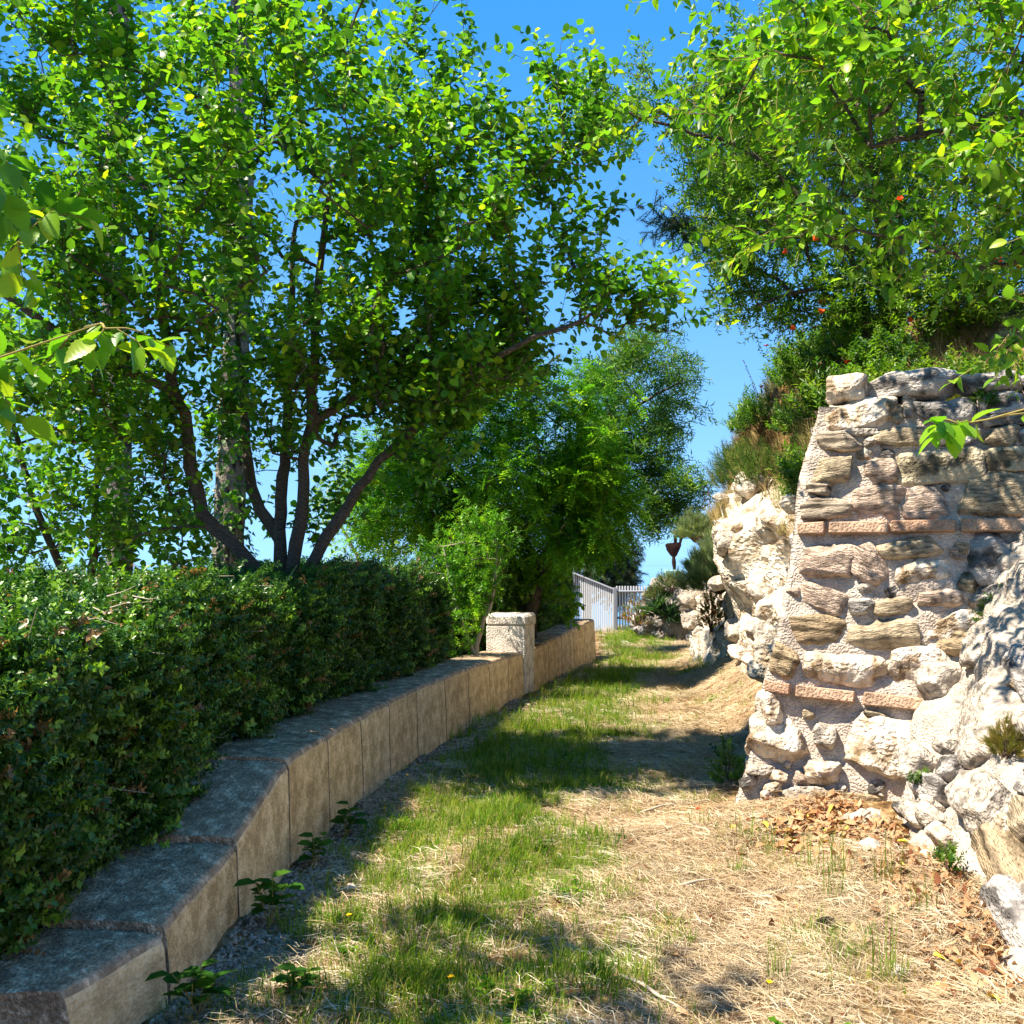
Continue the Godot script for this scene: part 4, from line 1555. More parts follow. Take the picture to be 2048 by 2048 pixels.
	for s in [[0.85, 0.5, 0.3, "leafy plant rooted above the big grey top stone of the pier"], [1.3, 0.6, 0.34, "bushy plant on the pier top between the grasses"], [1.75, 0.5, 0.34, "yellow green plant on the right of the pier top"], [2.15, 0.6, 0.4, "leafy plant at the right end of the pier top"]]:
		bush("pier_top_plant", s[3], "plant", PIER_AT + PIER_U * s[0] + PIER_V * 2.44 + PIER_BACK * s[1], Vector3(s[2], s[2] * 0.9, s[2]), 260, round_leaf, M.leaf, [Color(0.14, 0.26, 0.02), Color(0.2, 0.3, 0.03), Color(0.08, 0.18, 0.02)], [0.6, 1.1], 0.9)
	# plants rooted in the masonry
	bush("wall_plant", "bright green sprig rooted between the dark upper stones of the pier", "plant", PIER_AT + PIER_U * 1.42 + PIER_V * 2.36 + PIER_N * 0.03, Vector3(0.06, 0.07, 0.06), 40, round_leaf, M.leaf, greens, [0.4, 0.6])
	bush("wall_plant", "dark leafy plant rooted where the pier meets the leaning wall", "plant", PIER_AT + PIER_U * 1.5 + PIER_V * 1.08 + PIER_N * 0.06, Vector3(0.13, 0.2, 0.12), 130, round_leaf, M.leaf, greens, [0.5, 0.8])
	bush("wall_plant", "small weed at the foot of the leaning wall under the brown slab", "plant", WALL_AT + WALL_U * -0.02 + WALL_V * 0.16 + WALL_N * 0.02, Vector3(0.05, 0.05, 0.05), 30, round_leaf, M.leaf, greens, [0.4, 0.6])
	bush("wall_plant", "little weed in the seam between pier and leaning wall", "plant", WALL_AT + WALL_U * 0.62 + WALL_V * 0.42 + WALL_N * 0.0, Vector3(0.06, 0.04, 0.06), 30, round_leaf, M.leaf, greens, [0.4, 0.6])
	bush("wall_plant", "green weed at the shaded left foot of the pier", "plant", Vector3(1.40, 0.0, -6.85), Vector3(0.08, 0.3, 0.08), 50, round_leaf, M.leaf, greens, [0.6, 1.0])
	bush("wall_plant", "dry brown moss cushion in the seam of the leaning wall", "plant", WALL_AT + WALL_U * 0.18 + WALL_V * 0.72 + WALL_N * -0.02, Vector3(0.06, 0.14, 0.09), 90, grey, M.leaf_matt, [Color(0.28, 0.22, 0.06), Color(0.2, 0.2, 0.05)], [0.3, 0.5])


# ---------- small things on the path ----------
func build_small_things() -> void:
	weed(Vector3(-0.96, 0.0, -4.23), 0.2, 6, 1.0, "broad leaved weed against the bench beside its lowest full block")
	weed(Vector3(-0.94, 0.0, -5.0), 0.16, 5, 0.9, "broad leaved weed at the joint where the bench reaches full height")
	weed(Vector3(-0.87, 0.0, -5.62), 0.17, 5, 0.9, "tallest broad leaved weed at the bench before the yellow flowers")
	weed(Vector3(-1.0, 0.0, -3.42), 0.16, 6, 1.0, "broad leaved weed at the low end of the bench")
	weed(Vector3(-0.72, 0.0, -3.55), 0.1, 5, 0.8, "low spreading weed on the gravel off the bench end")
	var fl := [[-0.70, -5.9], [-0.62, -6.5], [-0.62, -4.15], [-0.2, -3.5], [0.85, -3.52], [1.6, -15.0], [1.5, -12.0]]
	for p in fl:
		flower("yellow_flower", "tiny yellow flower on a thin stem in the grass of the path", "yellow flowers in the grass", Vector3(p[0], land(p[0], p[1]), p[1]), rf(0.06, 0.12), M.yellow_petal, 6, 0.014)
	flower("red_flower", "single red flower low in the straw near the foot of the pier", "", Vector3(1.06, land(1.06, -6.1), -6.1), 0.04, M.red_petal, 4, 0.02)
	# loose stones
	for s in [[Vector3(1.70, 0.05, -4.95), Vector3(0.19, 0.14, 0.16), "stone_c", "knobbly loose stone lying in the brown leaves"], [Vector3(1.86, 0.06, -5.5), Vector3(0.34, 0.16, 0.24), "stone_c", "flat pale stone half buried where pier and leaning wall meet"], [Vector3(1.36, 0.012, -3.76), Vector3(0.07, 0.04, 0.05), "stone_w", "small white pebble among dry leaves"], [Vector3(2.72, 0.16, -14.3), Vector3(0.42, 0.4, 0.42), "stone_d", "dark grey boulder at the foot of the white rock face"], [Vector3(-0.72, 0.01, -4.72), Vector3(0.06, 0.035, 0.05), "stone_w", "small pale pebble on the gravel by the bench"]]:
		var t := part(self, "loose_stone", stone_mesh(s[1], 2.5, 0.55, 7, int(s[0].x * 100.0)), M[s[2]], Transform3D(Basis(Vector3.UP, rf(0, 3)), s[0]))
		tag(t, s[3], "stone")
	# a dry cone
	var cone := thing("dry_cone", "open grey seed cone lying in the straw", "cone", Vector3(1.23, land(1.23, -4.18) + 0.025, -4.18))
	cone.rotation = Vector3(0.3, 0.5, 1.4)
	var sc := leaf_mesh("oval", 0.034, 0.03, 0.5, -0.4)
	for k in 34:
		var u := k / 34.0
		var a := k * 2.4
		part(cone, "scale", sc, M.stone_s, aim(Vector3(0, -0.035 + 0.07 * u, 0), Vector3(cos(a), 0.7 + u, sin(a)), Vector3(0, -1, 0), 1.0 - 0.55 * absf(u - 0.35)))
	# sticks
	for s in [[Vector3(1.32, 0.02, -5.95), Vector3(1.62, 0.02, -5.55), "grey stick lying along the foot of the pier"], [Vector3(0.72, 0.02, -6.1), Vector3(0.98, 0.02, -6.35), "short grey stick in the shade left of the pier foot"], [Vector3(0.42, 0.02, -5.35), Vector3(0.62, 0.02, -5.05), "thin pale stick lying in the straw of the path"], [Vector3(0.7, 0.02, -4.75), Vector3(0.92, 0.03, -4.85), "dark curled stick on the straw"], [Vector3(0.35, 0.02, -3.75), Vector3(0.55, 0.02, -3.45), "pale straight stick among the cut straw"]]:
		var b := MB.new()
		var p: Vector3 = s[0]
		var q: Vector3 = s[1] - p
		b.tube(PackedVector3Array([Vector3.ZERO, q * 0.4 + Vector3(0.01, 0.015, 0.02), q * 0.7 + Vector3(-0.01, 0.01, 0.01), q]), PackedFloat32Array([0.008, 0.007, 0.006, 0.003]), 6)
		b.tube(PackedVector3Array([q * 0.7 + Vector3(-0.01, 0.01, 0.01), q * 0.8 + Vector3(0.03, 0.02, 0.03)]), PackedFloat32Array([0.004, 0.002]), 5)
		p.y = land(p.x, p.z) + 0.012
		tag(part(self, "stick", b.mesh(), M.twig_pale, Transform3D(Basis(), p)), s[2], "stick")
	# clumps of tall grass by the leaves
	for s in [[1.36, -4.95, 0.3], [1.45, -4.75, 0.34], [1.6, -4.55, 0.3], [1.38, -4.5, 0.36], [1.3, -5.3, 0.28], [1.2, -5.55, 0.24], [0.92, -3.75, 0.22], [1.28, -3.7, 0.3], [1.62, -4.2, 0.26], [1.08, -5.0, 0.2], [1.02, -5.75, 0.16]]:
		var t := thing("grass_clump", "tall thin green grass clump rising from the dry straw and leaves", "grass", Vector3(s[0], land(s[0], s[1]), s[1]), "tall grass clumps in the straw")
		part(t, "blades", tinted(tuft_mesh(16, s[2], 0.0036, 0.55, 0.05), Color(0.2, 0.3, 0.05)), M.grass)
	# a metal dish left on the bench
	var dish := thing("metal_dish", "small grey metal dish with a bent handle on the bench beyond the post", "dish", Vector3(0.24, 0.475, -12.35))
	var bowl := MB.new()
	var prof := [Vector2(0.0, 0.0), Vector2(0.09, 0.004), Vector2(0.12, 0.03), Vector2(0.13, 0.032), Vector2(0.1, -0.004), Vector2(0.0, -0.006)]
	var f := []
	for k in 21:
		var a := TAU * k / 20.0
		for q in prof:
			f.append(Vector3(cos(a) * q.x, q.y + 0.01, sin(a) * q.x))
	bowl.grid(f, prof.size())
	var bw := part(dish, "bowl", bowl.mesh(), M.tin)
	var hd := MB.new()
	hd.tube(smooth_line([Vector3(0.11, 0.03, 0), Vector3(0.15, 0.09, 0), Vector3(0.12, 0.15, 0.02), Vector3(0.06, 0.12, 0.03)], 0.02), PackedFloat32Array(range(20).map(func(_x: int) -> float: return 0.008)), 6)
	part(bw, "handle", hd.mesh(), M.tin)


# ---------- far end of the path ----------
func build_far_end() -> void:
	var t := thing("slat_fence", "pale metal fence of close upright slats closing the far end of the path", "fence", Vector3(2.0, land(2.0, -22.0), -22.0))
	var y0 := t.position.y
	var slat := chamfer_box(Vector3(0.03, 1.0, 0.02), 0.004)
	var n := 0
	var x := 0.7
	while x < 3.7:
		var bent := x < 2.12
		var top := lerpf(1.47, 0.885, (x - 0.7) / 1.42) if bent else 0.95
		var z := -21.7 - (2.12 - x) * 0.35 if bent else -21.7
		var h := top - y0
		part(t, "slat", slat, M.fence_white, Transform3D(Basis().scaled(Vector3(1, h, 1)), Vector3(x - 2.0, h * 0.5, z + 22.0)))
		x += 0.043 if bent else 0.058
	for s in [[0.7, 2.12, 1.45, 0.87], [2.12, 3.7, 0.84, 0.84], [2.12, 3.7, 0.3, 0.3]]:
		var b := MB.new()
		var za := -21.7 - maxf(0.0, 2.12 - s[0]) * 0.35 + 0.035
		var zb := -21.7 - maxf(0.0, 2.12 - s[1]) * 0.35 + 0.035
		b.tube(PackedVector3Array([Vector3(s[0] - 2.0, s[2] - y0, za + 22.0), Vector3(s[1] - 2.0, s[3] - y0, zb + 22.0)]), PackedFloat32Array([0.025, 0.025]), 8)
		part(t, "rail", b.mesh(), M.fence_grey)
	for s in [[1.28, 1.2], [2.12, 0.92], [3.5, 0.9]]:
		var h: float = s[1] - y0
		part(t, "post", chamfer_box(Vector3(0.07, h, 0.07), 0.006), M.fence_grey, Transform3D(Basis(), Vector3(s[0] - 2.0, h * 0.5, 0.37 - maxf(0.0, 2.12 - s[0]) * 0.35)))
	# the rocky mound and the sculpture on it
	var mound := Node3D.new()
	mound.name = "rocky_mound"
	add_child(mound)
	mound.position = Vector3(3.55, -0.1, -20.4)
	tag(mound, "", "", "", "structure")
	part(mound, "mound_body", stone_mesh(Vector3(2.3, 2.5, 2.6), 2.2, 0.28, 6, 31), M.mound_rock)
	for k in 14:
		var a := rf(1.8, 4.4)
		var q := Vector3(cos(a) * 0.95, rf(0.0, 0.75), -sin(a) * 0.0 + rf(0.3, 1.0))
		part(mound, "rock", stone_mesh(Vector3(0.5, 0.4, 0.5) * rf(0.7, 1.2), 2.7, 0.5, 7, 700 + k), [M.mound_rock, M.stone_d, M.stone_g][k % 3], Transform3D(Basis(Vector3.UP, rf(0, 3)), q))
	var blade := sprig_mesh(16, 0.1, 0.34, 0.03, LANCE_T, LANCE_W, 0.9, 0.3, 0.004)
	bush("yucca_plant", "dark sword leaved plant at the foot of the far mound", "plant", Vector3(2.75, 0.35, -19.1), Vector3(0.22, 0.3, 0.2), 12, blade, M.leaf_matt, [Color(0.03, 0.07, 0.03), Color(0.05, 0.1, 0.05)], [0.9, 1.3])
	bush("trailing_plant", "yellow green trailing plant on the left flank of the far mound", "plant", Vector3(2.3, 0.3, -19.6), Vector3(0.25, 0.45, 0.25), 160, sprig_mesh(10, 0.1, 0.03, 0.02, DIAMOND_T, DIAMOND_W), M.leaf_matt, [Color(0.2, 0.24, 0.04), Color(0.3, 0.16, 0.05)], [0.7, 1.1])
	for s in [[Vector3(3.0, 0.95, -19.7), 0.34, "grey green bush on the crown of the far mound"], [Vector3(3.45, 0.6, -19.2), 0.4, "olive bush low on the far mound beside the rock face"], [Vector3(2.75, 0.75, -20.0), 0.22, "small dry herb on the shoulder of the far mound"]]:
		bush("mound_bush", s[2], "bush", s[0], Vector3(s[1], s[1] * 0.8, s[1]), 220, sprig_mesh(14, 0.14, 0.04, 0.014, DIAMOND_T, DIAMOND_W), M.leaf_matt, [Color(0.1, 0.15, 0.06), Color(0.16, 0.18, 0.06), Color(0.06, 0.1, 0.03)], [0.7, 1.1])
	var sc := thing("bronze_sculpture", "dark brown abstract sculpture with two upright blades on a pale turquoise block", "sculpture", Vector3(3.22, 1.16, -20.9))
	part(sc, "plinth", warp(chamfer_box(Vector3(0.36, 0.16, 0.3), 0.015), 0.01, 9), M.turquoise, Transform3D(Basis(), Vector3(0, 0.06, 0)))
	var leg := MB.new()
	leg.tube(PackedVector3Array([Vector3(0.01, 0.13, 0), Vector3(0, 0.28, 0), Vector3(-0.005, 0.4, 0)]), PackedFloat32Array([0.03, 0.045, 0.03]), 8)
	part(sc, "leg", leg.mesh(), M.bronze)
	# the body: a flat drop, wide at the shoulder, drawn to a point below
	var out := [Vector2(0.0, 0.36), Vector2(0.06, 0.42), Vector2(0.12, 0.55), Vector2(0.15, 0.63), Vector2(0.1, 0.68), Vector2(0.0, 0.67), Vector2(-0.13, 0.66), Vector2(-0.17, 0.63), Vector2(-0.14, 0.52), Vector2(-0.07, 0.42)]
	part(sc, "body", slab(out, 0.09), M.bronze)
	part(sc, "blade", slab([Vector2(0.0, 0.64), Vector2(0.06, 0.66), Vector2(0.07, 0.74), Vector2(0.03, 0.82), Vector2(0.0, 0.83), Vector2(0.0, 0.74)], 0.05), M.bronze)
	part(sc, "blade", slab([Vector2(0.1, 0.62), Vector2(0.14, 0.63), Vector2(0.19, 0.8), Vector2(0.19, 0.91), Vector2(0.15, 0.93), Vector2(0.12, 0.82)], 0.05), M.bronze)


# a thick plate with a bulged outline
func slab(pts: Array, thick: float) -> ArrayMesh:
	var b := MB.new()
	var c := Vector2.ZERO
	for p in pts:
		c += p
	c /= pts.size()
	var n := pts.size()
	for k in n:
		var p: Vector2 = pts[k]
		var q: Vector2 = pts[(k + 1) % n]
		for s in [-1.0, 1.0]:
			var a := Vector3(p.x, p.y, s * thick * 0.3)
			var d := Vector3(q.x, q.y, s * thick * 0.3)
			var m := Vector3(c.x, c.y, s * thick * 0.5)
			if s > 0:
				b.tri(m, d, a)
			else:
				b.tri(m, a, d)
		b.quad(Vector3(p.x, p.y, thick * 0.3), Vector3(q.x, q.y, thick * 0.3), Vector3(q.x, q.y, -thick * 0.3), Vector3(p.x, p.y, -thick * 0.3))
	return b.mesh()


# ---------- trees ----------
func build_trees() -> void:
	var oval := [leaf_mesh("oval", 0.085, 0.062, 0.3, 0.18), leaf_mesh("oval", 0.075, 0.058, 0.15, 0.4), leaf_mesh("oval", 0.09, 0.06, 0.45, 0.1)]
	var greens := [Color(0.055, 0.165, 0.02), Color(0.095, 0.265, 0.024), Color(0.15, 0.37, 0.026), Color(0.24, 0.47, 0.026), Color(0.44, 0.6, 0.03)]
	# the plum tree rising out of the hedge
	var t := thing("plum_tree", "many stemmed plum tree with round glossy leaves rising out of the hedge", "tree", Vector3(-1.68, 0, -7.58))
	grow(t, {"key": "plum", "near": 300, "meshes": oval, "size": [0.42, 0.98], "colors": greens, "shoots": 6, "shoot_len": 0.44, "per": 11, "up": 0.75, "young": 1.2, "most": 0.03,
		"limbs": [[[Vector3(-1.66, -0.1, -7.58), Vector3(-1.67, 0.7, -7.58), Vector3(-1.66, 1.3, -7.56)], 0.13, 0.13],
			[[Vector3(-1.70, 1.22, -7.56), Vector3(-1.92, 1.52, -7.48), Vector3(-2.17, 1.79, -7.4), Vector3(-2.24, 2.11, -7.3), Vector3(-2.29, 2.57, -7.1), Vector3(-2.67, 2.75, -6.6), Vector3(-3.1, 3.1, -6.2)], 0.058, 0.02],
			[[Vector3(-2.28, 2.5, -7.12), Vector3(-2.36, 3.1, -7.0), Vector3(-2.4, 3.9, -6.8)], 0.045, 0.015],
			[[Vector3(-1.67, 1.2, -7.58), Vector3(-1.69, 1.7, -7.62), Vector3(-1.66, 2.06, -7.6), Vector3(-1.62, 2.86, -7.6), Vector3(-1.55, 3.9, -7.4)], 0.056, 0.015],
			[[Vector3(-1.69, 1.62, -7.62), Vector3(-1.93, 2.0, -7.75), Vector3(-2.02, 2.6, -7.9), Vector3(-2.1, 3.4, -7.9)], 0.05, 0.015],
			[[Vector3(-1.60, 1.2, -7.52), Vector3(-1.50, 1.87, -7.5), Vector3(-1.42, 2.40, -7.4), Vector3(-1.0, 2.64, -7.2), Vector3(-0.4, 3.1, -6.9)], 0.052, 0.016],
			[[Vector3(-1.42, 2.35, -7.4), Vector3(-1.34, 3.0, -7.1), Vector3(-1.2, 3.9, -6.8)], 0.045, 0.015],
			[[Vector3(-1.58, 1.2, -7.55), Vector3(-1.03, 2.05, -7.4), Vector3(-0.68, 2.36, -7.2), Vector3(-0.23, 2.72, -6.8), Vector3(0.5, 3.0, -6.5)], 0.05, 0.012]],
		"blobs": [[Vector3(-1.8, 3.75, -6.8), Vector3(1.5, 1.2, 1.4), 205], [Vector3(-0.25, 3.6, -6.9), Vector3(0.95, 0.85, 0.9), 88], [Vector3(0.75, 3.03, -6.6), Vector3(0.55, 0.16, 0.3), 14], [Vector3(-2.85, 2.95, -6.8), Vector3(0.8, 0.8, 0.9), 70], [Vector3(-0.5, 2.82, -7.0), Vector3(0.8, 0.46, 0.6), 76], [Vector3(0.35, 4.3, -6.9), Vector3(0.5, 0.5, 0.5), 15], [Vector3(-1.8, 2.5, -7.3), Vector3(1.0, 0.4, 0.6), 34], [Vector3(-2.75, 2.0, -7.3), Vector3(0.5, 0.5, 0.5), 30], [Vector3(-0.55, 2.3, -7.3), Vector3(0.45, 0.28, 0.4), 16], [Vector3(-1.5, 1.9, -7.7), Vector3(0.7, 0.35, 0.3), 10], [Vector3(-2.8, 4.7, -6.6), Vector3(0.9, 0.6, 0.9), 52], [Vector3(-1.2, 5.0, -6.9), Vector3(1.1, 0.6, 0.9), 38]]})
	# the smaller tree behind the hedge on the left
	t = thing("young_plum_tree", "smaller dark leaved tree behind the near end of the hedge", "tree", Vector3(-3.3, -1.0, -8.4))
	grow(t, {"key": "young", "meshes": oval, "size": [0.7, 1.0], "colors": greens.slice(0, 4), "shoots": 3, "shoot_len": 0.35, "per": 9, "young": 0.4,
		"limbs": [[[Vector3(-3.3, -1.0, -8.4), Vector3(-3.32, 0.8, -8.3), Vector3(-3.2, 2.4, -8.1)], 0.06, 0.02], [[Vector3(-3.32, 0.9, -8.3), Vector3(-3.7, 1.8, -8.2), Vector3(-3.9, 2.8, -8.0)], 0.04, 0.015]],
		"blobs": [[Vector3(-3.4, 2.2, -8.0), Vector3(0.9, 1.0, 0.6), 90], [Vector3(-2.8, 1.6, -8.2), Vector3(0.6, 0.35, 0.4), 22], [Vector3(-4.2, 1.8, -8.3), Vector3(0.7, 0.7, 0.5), 30]]})
	# two tall trunks further back, their crowns above the picture
	for s in [[-4.05, -11.0, -4.22, "tall grey trunk with cracked bark seen through the plum leaves", 0.15, false], [-3.06, -11.2, -2.95, "tall trunk wrapped in dark ivy behind the plum tree", 0.17, true]]:
		var g0 := land(s[0], s[1])
		t = thing("tall_tree", s[3], "tree", Vector3(s[0], g0, s[1]))
		grow(t, {"key": "tall", "bark": M.bark_grey, "meshes": [oval[0]], "size": [0.9, 1.2], "colors": greens.slice(0, 3), "shoots": 3, "shoot_len": 0.5, "per": 8, "crooked": 0.3, "sides": 14,
			"limbs": [[[Vector3(s[0], g0 - 0.2, s[1]), Vector3(s[0] + (s[2] - s[0]) * 0.4, 2.0, s[1]), Vector3(s[2], 4.5, s[1]), Vector3(s[2], 7.8, s[1])], s[4], s[4] * 0.7]],
			"blobs": [[Vector3(s[2], 8.6, s[1]), Vector3(1.3, 1.0, 1.3), 40]]})
		if s[5]:
			var xfs := []
			var cols := PackedColorArray()
			for k in 1300:
				var y := rf(g0 + 1.0, 4.6)
				var a := rf(0, TAU)
				var w := clampf((y - 2.0) / 2.5, 0.0, 1.0)
				var cx := lerpf(s[0] + (s[2] - s[0]) * 0.4, s[2], w)
				var rr: float = s[4] + rf(0.0, 0.12)
				xfs.append(aim(Vector3(cx + cos(a) * rr, y, s[1] + sin(a) * rr) - t.position, Vector3(cos(a), -0.6, sin(a)) + rv() * 0.6, Vector3(cos(a), 0.6, sin(a)), rf(0.6, 1.0)))
				cols.append(Color(0.03, 0.09, 0.015).lerp(Color(0.07, 0.17, 0.02), rng.randf()))
			multi(t, "ivy", oval[1], M.leaf, xfs, cols)
	# the feathery locust over the bench
	var frond := [frond_mesh(7, 0.2, 0.042, 0.018), frond_mesh(6, 0.17, 0.045, 0.02, 0.5)]
	var bright := [Color(0.065, 0.19, 0.02), Color(0.11, 0.31, 0.024), Color(0.19, 0.44, 0.028), Color(0.33, 0.58, 0.035)]
	t = thing("locust_tree", "bright feathery leaved locust tree beyond the hedge over the bench", "tree", Vector3(0.1, 0, -13.2))
	grow(t, {"key": "locust", "meshes": frond, "size": [0.9, 1.4], "colors": bright, "shoots": 5, "shoot_len": 0.34, "per": 6, "up": 0.1, "droop": 0.35, "leaf_mat": M.leaf_matt, "tumble": 0.6,
		"limbs": [[[Vector3(0.1, -0.2, -13.2), Vector3(0.22, 0.8, -13.0), Vector3(0.42, 1.5, -12.8)], 0.1, 0.075], [[Vector3(0.40, 1.4, -12.8), Vector3(0.1, 1.75, -12.7), Vector3(-0.5, 2.3, -12.5), Vector3(-1.1, 2.9, -12.4)], 0.05, 0.015], [[Vector3(0.42, 1.5, -12.8), Vector3(0.6, 2.1, -12.6), Vector3(0.7, 3.0, -12.4)], 0.06, 0.02], [[Vector3(0.45, 1.6, -12.8), Vector3(0.9, 2.0, -12.6), Vector3(1.2, 2.3, -12.3)], 0.04, 0.015]],
		"blobs": [[Vector3(-0.25, 3.0, -12.4), Vector3(1.6, 1.1, 1.1), 170], [Vector3(0.75, 2.1, -12.2), Vector3(0.75, 0.65, 0.6), 70], [Vector3(-1.1, 2.1, -12.6), Vector3(0.9, 0.65, 0.6), 64], [Vector3(-0.2, 1.7, -12.8), Vector3(0.9, 0.4, 0.5), 40]]})
	# a pale young tree further back
	t = thing("pale_young_tree", "pale yellow green thin tree in the gap behind the plum stems", "tree", Vector3(-2.2, land(-2.2, -17.0), -17.0))
	grow(t, {"key": "pale", "meshes": [frond[0], oval[2]], "size": [0.8, 1.3], "colors": [Color(0.12, 0.26, 0.025), Color(0.2, 0.38, 0.03), Color(0.32, 0.5, 0.05), Color(0.4, 0.52, 0.08)], "shoots": 3, "shoot_len": 0.4, "per": 5, "up": 0.2, "bark": M.twig_pale, "twig_mat": M.twig_pale,
		"limbs": [[[Vector3(-2.2, -1.5, -17.0), Vector3(-2.1, 0.8, -16.9), Vector3(-1.8, 2.2, -16.6), Vector3(-1.7, 3.2, -16.5)], 0.07, 0.02], [[Vector3(-2.1, 0.8, -16.9), Vector3(-2.6, 1.8, -16.7), Vector3(-2.9, 2.4, -16.6)], 0.04, 0.015]],
		"blobs": [[Vector3(-1.9, 2.3, -16.6), Vector3(1.3, 1.1, 0.9), 110], [Vector3(-0.6, 1.9, -16.4), Vector3(0.9, 0.7, 0.6), 50]]})
	# the almond with narrow leaves hanging over the path
	var spray := [sprig_mesh(9, 0.16, 0.085, 0.016, LANCE_T, LANCE_W, 1.1, 0.4), sprig_mesh(7, 0.13, 0.09, 0.017, LANCE_T, LANCE_W, 1.3, 0.4)]
	t = thing("almond_tree", "narrow leaved almond tree whose boughs hang over the far path", "tree", Vector3(0.45, 0, -17.4))
	grow(t, {"key": "almond", "meshes": spray, "size": [1.0, 1.5], "colors": [Color(0.05, 0.14, 0.025), Color(0.09, 0.22, 0.03), Color(0.14, 0.29, 0.035), Color(0.26, 0.42, 0.06)], "shoots": 4, "shoot_len": 0.4, "per": 5, "up": 0.0, "droop": 0.6, "tumble": 0.8,
		"limbs": [[[Vector3(0.45, -0.2, -17.4), Vector3(0.6, 1.4, -17.1), Vector3(1.1, 2.5, -16.7), Vector3(1.6, 3.9, -16.4)], 0.11, 0.035], [[Vector3(0.95, 2.2, -16.8), Vector3(1.7, 2.7, -16.4), Vector3(2.4, 2.8, -16.0)], 0.05, 0.014], [[Vector3(1.1, 2.6, -16.7), Vector3(1.9, 3.8, -16.3), Vector3(2.6, 4.2, -16.0)], 0.05, 0.014]],
		"blobs": [[Vector3(1.95, 3.9, -16.3), Vector3(0.9, 1.2, 0.9), 100], [Vector3(2.35, 2.55, -16.1), Vector3(0.6, 0.5, 0.6), 40], [Vector3(1.3, 2.8, -16.4), Vector3(0.7, 0.7, 0.7), 40]]})
	# privet and a bright shrub beside the post
	var priv := sprig_mesh(13, 0.15, 0.05, 0.02, LANCE_T, LANCE_W, 0.9, 0.3)
	t = thing("privet_bush", "bright green privet bush growing up through the gap between the hedges", "bush", Vector3(-0.42, 0, -10.9))
	grow(t, {"key": "privet", "meshes": [priv], "size": [0.7, 1.1], "colors": bright, "shoots": 4, "shoot_len": 0.25, "per": 3, "up": 0.8, "bark": M.twig_pale,
		"limbs": [[[Vector3(-0.42, -0.1, -10.9), Vector3(-0.36, 0.6, -10.85), Vector3(-0.2, 1.1, -10.85), Vector3(-0.15, 1.7, -10.9)], 0.03, 0.012], [[Vector3(-0.38, 0.5, -10.86), Vector3(-0.6, 1.1, -10.8), Vector3(-0.7, 1.6, -10.8)], 0.02, 0.008]],
		"blobs": [[Vector3(-0.4, 1.4, -10.9), Vector3(0.45, 0.5, 0.35), 44], [Vector3(-0.55, 0.85, -10.8), Vector3(0.35, 0.4, 0.3), 24]]})
	t = thing("bright_shrub", "yellow green round leaved shrub on the second hedge beside the fence", "bush", Vector3(0.28, 0, -13.0))
	grow(t, {"key": "bright", "meshes": [oval[1]], "size": [0.7, 1.1], "colors": [Color(0.12, 0.3, 0.02), Color(0.2, 0.42, 0.03), Color(0.3, 0.5, 0.03)], "shoots": 4, "shoot_len": 0.2, "per": 7, "up": 0.8,
		"limbs": [[[Vector3(0.28, -0.1, -13.0), Vector3(0.3, 0.7, -12.95), Vector3(0.38, 1.3, -12.9)], 0.02, 0.01]],
		"blobs": [[Vector3(0.4, 1.25, -12.9), Vector3(0.3, 0.32, 0.3), 26], [Vector3(0.62, 0.95, -13.1), Vector3(0.16, 0.3, 0.2), 10]]})
	# the pomegranate on the bank
	var fine := [sprig_mesh(12, 0.13, 0.036, 0.015, DIAMOND_T, DIAMOND_W, 1.0, 0.3), sprig_mesh(10, 0.11, 0.042, 0.017, LANCE_T, LANCE_W, 1.1, 0.4)]
	var mid := [Color(0.08, 0.19, 0.02), Color(0.14, 0.29, 0.025), Color(0.22, 0.4, 0.03), Color(0.36, 0.52, 0.04)]
	t = thing("pomegranate_tree", "fine leaved pomegranate tree with orange red flowers on the bank", "tree", Vector3(3.2, land(3.2, -8.7), -8.7))
	var g1 := t.position.y
